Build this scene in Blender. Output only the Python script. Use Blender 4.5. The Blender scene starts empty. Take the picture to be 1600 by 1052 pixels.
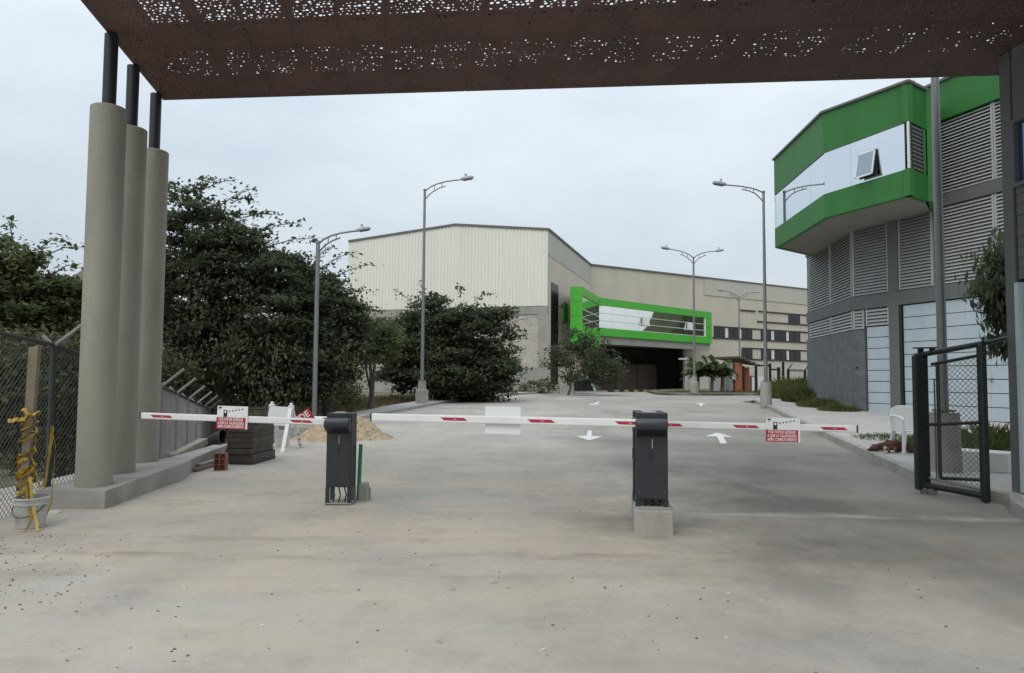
import bpy, math, random
import numpy as np
from mathutils import Vector, Matrix

# ------------------------------------------------------------------ camera, world, sun
SC = bpy.context.scene
COL = SC.collection
FPX = 1155.0                       # focal length in photo pixels (photo 1600 x 1052)
PITCH, ROLL = math.radians(3.3), math.radians(0.42)
EYE = Vector((0.0, 0.0, 1.55))
_F = Vector((0, math.cos(PITCH), math.sin(PITCH)))
_U0 = Vector((0, -math.sin(PITCH), math.cos(PITCH)))
_R0 = Vector((1, 0, 0))
_R = _R0 * math.cos(ROLL) + _U0 * math.sin(ROLL)
_U = _U0 * math.cos(ROLL) - _R0 * math.sin(ROLL)
cam = bpy.data.cameras.new('camera')
cam.lens = 36.0 * FPX / 1600.0
cam.sensor_width = 36.0
cam.clip_start = 0.05
cam.clip_end = 2000
camo = bpy.data.objects.new('camera', cam)
COL.objects.link(camo)
M = Matrix.Identity(4)
for i in range(3):
    M[i][0] = _R[i]; M[i][1] = _U[i]; M[i][2] = -_F[i]; M[i][3] = EYE[i]
camo.matrix_world = M
SC.camera = camo

SUN_EL, SUN_AZ = math.radians(52), math.radians(205)      # azimuth from +Y clockwise: behind the camera, a little left
world = bpy.data.worlds.new('World')
SC.world = world
world.use_nodes = True
nt = world.node_tree
nt.nodes.clear()
N = nt.nodes.new
out = N('ShaderNodeOutputWorld'); bg = N('ShaderNodeBackground')
sky = N('ShaderNodeTexSky'); sky.sky_type = 'NISHITA'; sky.sun_disc = False
sky.sun_elevation = SUN_EL; sky.sun_rotation = SUN_AZ
sky.air_density = 1.2; sky.dust_density = 2.0
bg.inputs['Strength'].default_value = 0.1
tc = N('ShaderNodeTexCoord')
sep = N('ShaderNodeSeparateXYZ')
nt.links.new(tc.outputs['Generated'], sep.inputs[0])
# overcast veil: pale grey blue cloud, brighter toward the zenith as an overcast sky is
mp = N('ShaderNodeMapping'); mp.inputs['Scale'].default_value = (1.0, 1.0, 2.6)
nt.links.new(tc.outputs['Generated'], mp.inputs[0])
nz = N('ShaderNodeTexNoise'); nz.inputs['Scale'].default_value = 2.3; nz.inputs['Detail'].default_value = 5; nz.inputs['Roughness'].default_value = 0.5
nt.links.new(mp.outputs[0], nz.inputs['Vector'])
cr = N('ShaderNodeValToRGB')
cr.color_ramp.elements[0].position = 0.36; cr.color_ramp.elements[0].color = (0.60, 0.695, 0.785, 1)
cr.color_ramp.elements[1].position = 0.66; cr.color_ramp.elements[1].color = (0.765, 0.835, 0.895, 1)
nt.links.new(nz.outputs['Fac'], cr.inputs[0])
zr = N('ShaderNodeMapRange'); zr.inputs['From Min'].default_value = 0.0; zr.inputs['From Max'].default_value = 0.9
zr.inputs['To Min'].default_value = 8.3; zr.inputs['To Max'].default_value = 17.0
nt.links.new(sep.outputs['Z'], zr.inputs['Value'])
mulv = N('ShaderNodeVectorMath'); mulv.operation = 'SCALE'
nt.links.new(cr.outputs[0], mulv.inputs[0]); nt.links.new(zr.outputs[0], mulv.inputs['Scale'])
mix = N('ShaderNodeMixRGB'); mix.inputs['Fac'].default_value = 0.92
nt.links.new(sky.outputs[0], mix.inputs['Color1']); nt.links.new(mulv.outputs[0], mix.inputs['Color2'])
nt.links.new(mix.outputs[0], bg.inputs['Color']); nt.links.new(bg.outputs[0], out.inputs[0])

sl = bpy.data.lights.new('sun', 'SUN'); sl.energy = 1.3; sl.angle = math.radians(40); sl.color = (1.0, 0.93, 0.82)
so = bpy.data.objects.new('sun', sl); COL.objects.link(so)
sdir = Vector((math.sin(SUN_AZ) * math.cos(SUN_EL), math.cos(SUN_AZ) * math.cos(SUN_EL), math.sin(SUN_EL)))
so.rotation_euler = sdir.to_track_quat('Z', 'Y').to_euler()
so.location = (0, -20, 60)

SC.view_settings.view_transform = 'Standard'
SC.view_settings.look = 'None'
SC.view_settings.gamma = 1.0
SC.view_settings.exposure = 0.0
SC.view_settings.use_curve_mapping = False
try:
    SC.cycles.max_bounces = 6
    SC.cycles.diffuse_bounces = 3
    SC.cycles.glossy_bounces = 3
    SC.cycles.transparent_max_bounces = 8
    SC.cycles.use_denoising = True
except Exception:
    pass

# ------------------------------------------------------------------ helpers
RNG = random.Random(7)
NPR = np.random.default_rng(11)

def ray(px, py):
    return _F + _R * ((px - 800.0) / FPX) + _U * ((526.0 - py) / FPX)
def P(px, py, d):
    r = ray(px, py)
    return EYE + r * (d / r.y)
def PZ(px, py, z):
    r = ray(px, py)
    return EYE + r * ((z - EYE.z) / r.z)
def sstep(a, b, x):
    t = min(1.0, max(0.0, (x - a) / (b - a)))
    return t * t * (3 - 2 * t)
def gz(x, y):
    """height of the terrain"""
    z = 0.02 * min(max(y - 8.0, 0.0), 32.0)
    ramp = 0.16 * min(max(y - 8.0, 0.0), 7.0) * (1.0 - sstep(22, 30, y))
    z -= sstep(-6.6, -9.0, x) * ramp
    return z
def G(px, py, dz=0.0):
    r = ray(px, py)
    y = 2.0
    while y < 150:
        p = EYE + r * (y / r.y)
        if p.z <= gz(p.x, p.y) + dz:
            break
        y += 0.02
    return EYE + r * (y / r.y)

def tag(o, label=None, cat=None, group=None, kind=None):
    if label: o['label'] = label
    if cat: o['category'] = cat
    if group: o['group'] = group
    if kind: o['kind'] = kind
    return o
def thing(name, label, cat, loc=(0, 0, 0), group=None):
    o = bpy.data.objects.new(name, None); COL.objects.link(o)
    o.empty_display_size = 0.2
    o.location = loc
    return tag(o, label, cat, group)
def root_of(o):
    p = Vector((0, 0, 0))
    while o is not None:
        p += o.location; o = o.parent
    return p
def link(name, me, parent=None, mat=None):
    o = bpy.data.objects.new(name, me); COL.objects.link(o)
    if parent is not None: o.parent = parent
    if mat is not None and not me.materials: me.materials.append(mat)
    return o
def copy_tree(o, parent=None):
    c = o.copy(); COL.objects.link(c); c.parent = parent
    for ch in list(o.children): copy_tree(ch, c)
    return c

class MB:
    """collects shapes given in world coordinates; build() links them as one mesh object"""
    def __init__(s): s.v = []; s.f = []
    def add(s, vs, fs):
        n = len(s.v); s.v += [tuple(v) for v in vs]; s.f += [tuple(i + n for i in f) for f in fs]; return s
    def hexa(s, p):          # 8 points: bottom ring 0-3, top ring 4-7
        return s.add(p, [(0, 3, 2, 1), (4, 5, 6, 7), (0, 1, 5, 4), (1, 2, 6, 5), (2, 3, 7, 6), (3, 0, 4, 7)])
    def box(s, c, d, rz=0.0, tilt=0.0):
        hx, hy, hz = d[0] / 2, d[1] / 2, d[2] / 2
        m = Matrix.Rotation(rz, 3, 'Z') @ Matrix.Rotation(tilt, 3, 'Y')
        pts = [Vector(c) + m @ Vector(q) for q in [(-hx, -hy, -hz), (hx, -hy, -hz), (hx, hy, -hz), (-hx, hy, -hz), (-hx, -hy, hz), (hx, -hy, hz), (hx, hy, hz), (-hx, hy, hz)]]
        return s.hexa(pts)
    def wall(s, p, q, z0, z1, t=0.2, z0q=None, z1q=None, inset=0.0):
        """wall from p to q (xy); thickness t grows to the right of p->q (away from its left face); inset shifts it that way"""
        p = Vector((p[0], p[1])); q = Vector((q[0], q[1])); d = (q - p).normalized(); n = Vector((d.y, -d.x))
        z0q = z0 if z0q is None else z0q; z1q = z1 if z1q is None else z1q
        a, b = p + n * inset, q + n * inset; c, e = q + n * (inset + t), p + n * (inset + t)
        return s.hexa([(a.x, a.y, z0), (b.x, b.y, z0q), (c.x, c.y, z0q), (e.x, e.y, z0), (a.x, a.y, z1), (b.x, b.y, z1q), (c.x, c.y, z1q), (e.x, e.y, z1)])
    def prism(s, poly, z0, z1):
        n = len(poly)
        zs0 = z0 if isinstance(z0, (list, tuple)) else [z0] * n
        zs1 = z1 if isinstance(z1, (list, tuple)) else [z1] * n
        vs = [(p[0], p[1], z) for p, z in zip(poly, zs0)] + [(p[0], p[1], z) for p, z in zip(poly, zs1)]
        return s.add(vs, [tuple(range(n - 1, -1, -1)), tuple(range(n, 2 * n))] + [(i, (i + 1) % n, n + (i + 1) % n, n + i) for i in range(n)])
    def tube(s, pts, rad, n=8, caps=True):
        pts = [Vector(p) for p in pts]; k = len(pts)
        rad = rad if isinstance(rad, (list, tuple)) else [rad] * k
        vs = []; prev = None
        for i, p in enumerate(pts):
            t = (pts[min(i + 1, k - 1)] - pts[max(i - 1, 0)])
            t = t.normalized() if t.length > 1e-9 else Vector((0, 0, 1))
            ref = prev if prev is not None else (Vector((1, 0, 0)) if abs(t.x) < 0.9 else Vector((0, 1, 0)))
            a = (ref - t * ref.dot(t)).normalized(); b = t.cross(a); prev = a
            for j in range(n):
                an = 2 * math.pi * j / n
                vs.append(p + (a * math.cos(an) + b * math.sin(an)) * rad[i])
        fs = [(i * n + j, i * n + (j + 1) % n, (i + 1) * n + (j + 1) % n, (i + 1) * n + j) for i in range(k - 1) for j in range(n)]
        if caps: fs += [tuple(range(n - 1, -1, -1)), tuple(range((k - 1) * n, k * n))]
        return s.add(vs, fs)
    def lathe(s, c, prof, n=20):
        vs = []; k = len(prof)
        for r, z in prof:
            for j in range(n):
                an = 2 * math.pi * j / n; vs.append((c[0] + r * math.cos(an), c[1] + r * math.sin(an), c[2] + z))
        return s.add(vs, [(i * n + j, i * n + (j + 1) % n, (i + 1) * n + (j + 1) % n, (i + 1) * n + j) for i in range(k - 1) for j in range(n)])
    def quad(s, a, b, c, d): return s.add([a, b, c, d], [(0, 1, 2, 3)])
    def mesh(s, name, mat=None, org=(0, 0, 0), smooth=False):
        me = bpy.data.meshes.new(name)
        me.from_pydata([(v[0] - org[0], v[1] - org[1], v[2] - org[2]) for v in s.v], [], s.f)
        me.update()
        if smooth: me.polygons.foreach_set('use_smooth', [True] * len(me.polygons))
        if mat is not None: me.materials.append(mat)
        return me
    def build(s, name, mat, parent=None, smooth=False, bevel=0.0, loc=None):
        org = root_of(parent) if parent is not None else Vector((0, 0, 0))
        if loc is not None: org = Vector(loc)
        o = link(name, s.mesh(name, mat, org, smooth), parent)
        if loc is not None: o.location = Vector(loc) - (root_of(parent) if parent is not None else Vector((0, 0, 0)))
        if smooth:
            m = o.modifiers.new('edges', 'EDGE_SPLIT'); m.split_angle = math.radians(40)
        if bevel > 0:
            m = o.modifiers.new('bevel', 'BEVEL'); m.width = bevel; m.segments = 2; m.limit_method = 'ANGLE'
        return o

def np_mesh(name, v, q, mat):
    me = bpy.data.meshes.new(name)
    k = q.shape[1]
    me.vertices.add(len(v)); me.vertices.foreach_set('co', np.asarray(v, dtype=np.float32).ravel())
    me.loops.add(q.size); me.loops.foreach_set('vertex_index', q.astype(np.int32).ravel())
    me.polygons.add(len(q)); me.polygons.foreach_set('loop_start', np.arange(0, q.size, k, dtype=np.int32))
    me.update(calc_edges=True); me.validate()
    me.materials.append(mat)
    return me

# ------------------------------------------------------------------ materials
def mat(name, col, rough=0.7, var=0.15, scale=4.0, bump=0.0, bscale=60.0, metal=0.0, stain=0.0, stain_col=(0.05, 0.05, 0.05), stretch=(1, 1, 1), spec=0.5, grime=1.2):
    m = bpy.data.materials.new(name); m.use_nodes = True
    t = m.node_tree; n = t.nodes; L = t.links.new
    b = n['Principled BSDF']
    b.inputs['Roughness'].default_value = rough; b.inputs['Metallic'].default_value = metal
    b.inputs['Specular IOR Level'].default_value = spec
    co = n.new('ShaderNodeNewGeometry')
    mp = n.new('ShaderNodeMapping'); mp.inputs['Scale'].default_value = stretch
    L(co.outputs['Position'], mp.inputs[0])
    n1 = n.new('ShaderNodeTexNoise'); n1.inputs['Scale'].default_value = scale; n1.inputs['Detail'].default_value = 6; n1.inputs['Roughness'].default_value = 0.6
    L(mp.outputs[0], n1.inputs['Vector'])
    r = n.new('ShaderNodeMapRange'); r.inputs['From Min'].default_value = 0.25; r.inputs['From Max'].default_value = 0.75
    r.inputs['To Min'].default_value = 1 - var; r.inputs['To Max'].default_value = 1 + var
    L(n1.outputs['Fac'], r.inputs['Value'])
    sc = n.new('ShaderNodeVectorMath'); sc.operation = 'SCALE'; sc.inputs[0].default_value = col[:3]
    L(r.outputs[0], sc.inputs['Scale'])
    cur = sc.outputs[0]
    if stain > 0:
        n2 = n.new('ShaderNodeTexNoise'); n2.inputs['Scale'].default_value = grime; n2.inputs['Detail'].default_value = 8; n2.inputs['Roughness'].default_value = 0.65
        L(mp.outputs[0], n2.inputs['Vector'])
        r2 = n.new('ShaderNodeMapRange'); r2.inputs['From Min'].default_value = 0.48; r2.inputs['From Max'].default_value = 0.72
        r2.inputs['To Min'].default_value = 0; r2.inputs['To Max'].default_value = stain
        L(n2.outputs['Fac'], r2.inputs['Value'])
        mx = n.new('ShaderNodeMixRGB'); L(r2.outputs[0], mx.inputs['Fac']); L(cur, mx.inputs['Color1']); mx.inputs['Color2'].default_value = (*stain_col, 1)
        cur = mx.outputs[0]
    L(cur, b.inputs['Base Color'])
    if bump > 0:
        n3 = n.new('ShaderNodeTexNoise'); n3.inputs['Scale'].default_value = bscale; n3.inputs['Detail'].default_value = 4
        L(co.outputs['Position'], n3.inputs['Vector'])
        bp = n.new('ShaderNodeBump'); bp.inputs['Strength'].default_value = bump; bp.inputs['Distance'].default_value = 0.02
        L(n3.outputs['Fac'], bp.inputs['Height']); L(bp.outputs[0], b.inputs['Normal'])
    return m

def leaf_mat(name, dark, light, transl=0.25):
    m = bpy.data.materials.new(name); m.use_nodes = True
    t = m.node_tree; n = t.nodes; L = t.links.new
    b = n['Principled BSDF']; b.inputs['Roughness'].default_value = 0.7; b.inputs['Specular IOR Level'].default_value = 0.12
    co = n.new('ShaderNodeNewGeometry')
    n1 = n.new('ShaderNodeTexNoise'); n1.inputs['Scale'].default_value = 1.1; n1.inputs['Detail'].default_value = 5
    L(co.outputs['Position'], n1.inputs['Vector'])
    ad = n.new('ShaderNodeMath'); ad.operation = 'MULTIPLY_ADD'; ad.inputs[1].default_value = 0.45; L(co.outputs['Random Per Island'], ad.inputs[0]); L(n1.outputs['Fac'], ad.inputs[2])
    r = n.new('ShaderNodeValToRGB')
    r.color_ramp.elements[0].position = 0.42; r.color_ramp.elements[0].color = (*dark, 1)
    r.color_ramp.elements[1].position = 0.98; r.color_ramp.elements[1].color = (*light, 1)
    L(ad.outputs[0], r.inputs[0]); L(r.outputs[0], b.inputs['Base Color'])
    tr = n.new('ShaderNodeBsdfTranslucent'); L(r.outputs[0], tr.inputs['Color'])
    ms = n.new('ShaderNodeMixShader'); ms.inputs[0].default_value = transl
    L(b.outputs[0], ms.inputs[1]); L(tr.outputs[0], ms.inputs[2]); L(ms.outputs[0], n['Material Output'].inputs['Surface'])
    return m

def road_mat():
    m = bpy.data.materials.new('dusty_concrete'); m.use_nodes = True
    t = m.node_tree; n = t.nodes; L = t.links.new
    b = n['Principled BSDF']; b.inputs['Roughness'].default_value = 0.85; b.inputs['Specular IOR Level'].default_value = 0.3
    co = n.new('ShaderNodeNewGeometry')
    def noise(scale, detail=6, rough=0.6, stretch=(1, 1, 1)):
        mp = n.new('ShaderNodeMapping'); mp.inputs['Scale'].default_value = stretch
        L(co.outputs['Position'], mp.inputs[0])
        q = n.new('ShaderNodeTexNoise'); q.inputs['Scale'].default_value = scale; q.inputs['Detail'].default_value = detail; q.inputs['Roughness'].default_value = rough
        L(mp.outputs[0], q.inputs['Vector']); return q.outputs['Fac']
    def rng(v, a, c, lo=0.0, hi=1.0):
        q = n.new('ShaderNodeMapRange'); q.inputs['From Min'].default_value = a; q.inputs['From Max'].default_value = c
        q.inputs['To Min'].default_value = lo; q.inputs['To Max'].default_value = hi; L(v, q.inputs['Value']); return q.outputs[0]
    def math_(op, a, c):
        q = n.new('ShaderNodeMath'); q.operation = op
        for i, x in enumerate((a, c)):
            if isinstance(x, (int, float)): q.inputs[i].default_value = x
            else: L(x, q.inputs[i])
        return q.outputs[0]
    def mixc(f, a, c):
        q = n.new('ShaderNodeMixRGB'); L(f, q.inputs['Fac'])
        for k, x in (('Color1', a), ('Color2', c)):
            if isinstance(x, tuple): q.inputs[k].default_value = (*x, 1)
            else: L(x, q.inputs[k])
        return q.outputs[0]
    sp = n.new('ShaderNodeSeparateXYZ'); L(co.outputs['Position'], sp.inputs[0])
    X, Y = sp.outputs['X'], sp.outputs['Y']
    base = mixc(rng(noise(0.5, 5), 0.35, 0.68), (0.372, 0.35, 0.318), (0.46, 0.43, 0.388))
    # base colour turns darker toward the right, less so with distance
    wob = math_('ADD', X, math_('MULTIPLY', math_('ADD', noise(0.35, 5), -0.5), 3.0))
    base = mixc(math_('MULTIPLY', rng(wob, 0.6, 4.2), rng(Y, 9, 26, 0.85, 0.25)), base, (0.205, 0.193, 0.17))
    # tan dust that traffic and wind left across the entrance
    dx = math_('MULTIPLY', math_('ADD', X, 1.2), 0.19); dy = math_('MULTIPLY', math_('ADD', Y, -9.5), 0.155)
    rr = math_('ADD', math_('MULTIPLY', dx, dx), math_('MULTIPLY', dy, dy))
    dust = math_('MULTIPLY', rng(rr, 0.15, 1.7, 1.0, 0.0), rng(noise(0.55, 7, 0.62, (0.7, 1.6, 1)), 0.27, 0.56))
    c = mixc(math_('MULTIPLY', dust, 0.9), base, (0.52, 0.448, 0.362))
    # tan ridge lines swept across at 6-7.5 m
    rl = n.new('ShaderNodeMath'); rl.operation = 'ADD'; L(Y, rl.inputs[0]); L(math_('MULTIPLY', noise(0.6, 4), 1.2), rl.inputs[1])
    w = math_('SINE', math_('MULTIPLY', rl.outputs[0], 9.0), 0.0)
    band = math_('MULTIPLY', rng(math_('ABSOLUTE', math_('ADD', Y, -6.6), 0), 0.2, 1.1, 1.0, 0.0), rng(w, 0.2, 1.0))
    band = math_('MULTIPLY', band, rng(noise(1.3, 5, 0.6, (0.4, 2, 1)), 0.42, 0.62))
    c = mixc(math_('MULTIPLY', band, 0.65), c, (0.27, 0.215, 0.155))
    # dark noise patches, mostly on the right lane
    pat = math_('MULTIPLY', rng(noise(0.42, 6, 0.6, (1, 0.8, 1)), 0.40, 0.66), rng(X, -0.2, 2.6, 0.12, 1.15))
    c = mixc(math_('MULTIPLY', pat, rng(Y, 12, 24, 1.0, 0.35)), c, (0.165, 0.155, 0.13))
    # pale dust gathered along the first slab joint and in a swept streak on the left
    def line_dust(a, b_, c0, half, nscale, lo, hi):
        v = math_('ADD', math_('ADD', math_('MULTIPLY', X, a), math_('MULTIPLY', Y, b_)), math_('MULTIPLY', math_('ADD', noise(nscale, 4), -0.5), 0.35))
        return math_('MULTIPLY', rng(math_('ABSOLUTE', math_('ADD', v, -c0), 0), half * .25, half, 1.0, 0.0), rng(noise(1.1, 5), lo, hi))
    c = mixc(math_('MULTIPLY', line_dust(0.075, 1.0, 8.86, 0.16, 1.5, 0.36, 0.6), 0.8), c, (0.46, 0.45, 0.41))
    st_ = math_('MULTIPLY', line_dust(0.80, -0.6, -6.05, 0.22, 1.2, 0.36, 0.58), rng(math_('ABSOLUTE', math_('ADD', Y, -5.6), 0), 0.3, 1.2, 1.0, 0.0))
    c = mixc(math_('MULTIPLY', st_, 0.6), c, (0.46, 0.455, 0.425))
    st2 = math_('MULTIPLY', line_dust(0.03, 1.0, 5.05, 0.07, 1.0, 0.3, 0.5), rng(X, -2.3, -1.9, 1.0, 0.0))
    c = mixc(math_('MULTIPLY', st2, 0.6), c, (0.47, 0.45, 0.40))
    soil = math_('MULTIPLY', rng(noise(0.9, 7, 0.65), 0.46, 0.66), rng(X, -4.4, -2.2, 1.0, 0.0))
    soil = math_('MULTIPLY', soil, rng(Y, 7.4, 8.6, 1.0, 0.0))
    c = mixc(math_('MULTIPLY', soil, 0.55), c, (0.27, 0.235, 0.175))
    # broad worn mottling, faint tyre tracks along the lanes and small dark drips
    c = mixc(rng(noise(1.6, 7, 0.66), 0.50, 0.72, 0.0, 0.38), c, (0.225, 0.21, 0.185))
    for x0, amt in ((-2.75, .16), (-1.35, .16), (2.2, .28), (3.7, .28)):
        lx = math_('ADD', math_('ADD', X, -x0), math_('MULTIPLY', math_('ADD', noise(0.25, 2), -0.5), 0.9))
        tk_ = math_('MULTIPLY', rng(math_('ABSOLUTE', lx, 0), 0.12, 0.5, 1.0, 0.0), rng(noise(0.8, 5, 0.6, (1, .35, 1)), 0.40, 0.65))
        c = mixc(math_('MULTIPLY', tk_, amt), c, (0.13, 0.125, 0.112))
    c = mixc(rng(noise(5.5, 3, 0.5), 0.685, 0.715, 0.0, 0.35), c, (0.14, 0.13, 0.115))
    # fine speckle and grit
    spk = rng(noise(34, 4, 0.75), 0.56, 0.70)
    c = mixc(math_('MULTIPLY', spk, 0.34), c, (0.17, 0.155, 0.13))
    gx_ = math_('MULTIPLY', math_('ADD', X, -1.5), 0.9); gy_ = math_('MULTIPLY', math_('ADD', Y, -7.95), 1.5)  # radial patch, darker toward the barrier block, broken by noise
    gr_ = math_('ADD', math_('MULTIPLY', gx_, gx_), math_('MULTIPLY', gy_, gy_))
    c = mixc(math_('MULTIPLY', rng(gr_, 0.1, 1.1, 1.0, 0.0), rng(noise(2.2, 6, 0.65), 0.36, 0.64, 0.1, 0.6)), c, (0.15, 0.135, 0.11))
    c = mixc(math_('MULTIPLY', rng(noise(120, 2, 0.6), 0.58, 0.72), 0.22), c, (0.55, 0.53, 0.48))
    fine = rng(noise(9, 8, 0.7), 0.25, 0.75, 0.93, 1.07)
    sc = n.new('ShaderNodeVectorMath'); sc.operation = 'SCALE'; L(c, sc.inputs[0]); L(fine, sc.inputs['Scale'])
    L(sc.outputs[0], b.inputs['Base Color'])
    bp = n.new('ShaderNodeBump'); bp.inputs['Strength'].default_value = 0.25; bp.inputs['Distance'].default_value = 0.01
    L(noise(55, 5, 0.7), bp.inputs['Height']); L(bp.outputs[0], b.inputs['Normal'])
    return m

def glass_mat(name, col, rough=0.03, metal=1.0):
    m = mat(name, col, rough, 0.02, 0.6, metal=metal)
    b = m.node_tree.nodes['Principled BSDF']
    n = m.node_tree.nodes; L = m.node_tree.links.new
    q = n.new('ShaderNodeTexNoise'); q.inputs['Scale'].default_value = 0.35; q.inputs['Detail'].default_value = 1
    bp = n.new('ShaderNodeBump'); bp.inputs['Strength'].default_value = 0.05; bp.inputs['Distance'].default_value = 0.05
    L(q.outputs['Fac'], bp.inputs['Height']); L(bp.outputs[0], b.inputs['Normal'])
    return m

def block_mat(name, col, mortar, bw=0.4, bh=0.2):
    m = mat(name, col, 0.9, 0.2, 3.0)
    t = m.node_tree; n = t.nodes; L = t.links.new; b = n['Principled BSDF']
    old = b.inputs['Base Color'].links[0].from_socket
    tc = n.new('ShaderNodeTexCoord'); sp = n.new('ShaderNodeSeparateXYZ'); L(tc.outputs['Object'], sp.inputs[0])
    ln = n.new('ShaderNodeVectorMath'); ln.operation = 'DOT_PRODUCT'; ln.inputs[1].default_value = (0.8, 0.6, 0); L(tc.outputs['Object'], ln.inputs[0])
    cb = n.new('ShaderNodeCombineXYZ'); L(ln.outputs['Value'], cb.inputs[0]); L(sp.outputs['Z'], cb.inputs[1])
    br = n.new('ShaderNodeTexBrick'); br.inputs['Scale'].default_value = 1.0; br.inputs['Brick Width'].default_value = bw; br.inputs['Row Height'].default_value = bh
    br.inputs['Mortar Size'].default_value = 0.012; br.inputs['Color1'].default_value = (1, 1, 1, 1); br.inputs['Color2'].default_value = (0.84, 0.84, 0.84, 1)
    br.inputs['Mortar'].default_value = (*mortar, 1)
    L(cb.outputs[0], br.inputs['Vector'])
    mu = n.new('ShaderNodeMixRGB'); mu.blend_type = 'MULTIPLY'; mu.inputs['Fac'].default_value = 1; L(old, mu.inputs['Color1']); L(br.outputs['Color'], mu.inputs['Color2'])
    L(mu.outputs[0], b.inputs['Base Color'])
    return m

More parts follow.
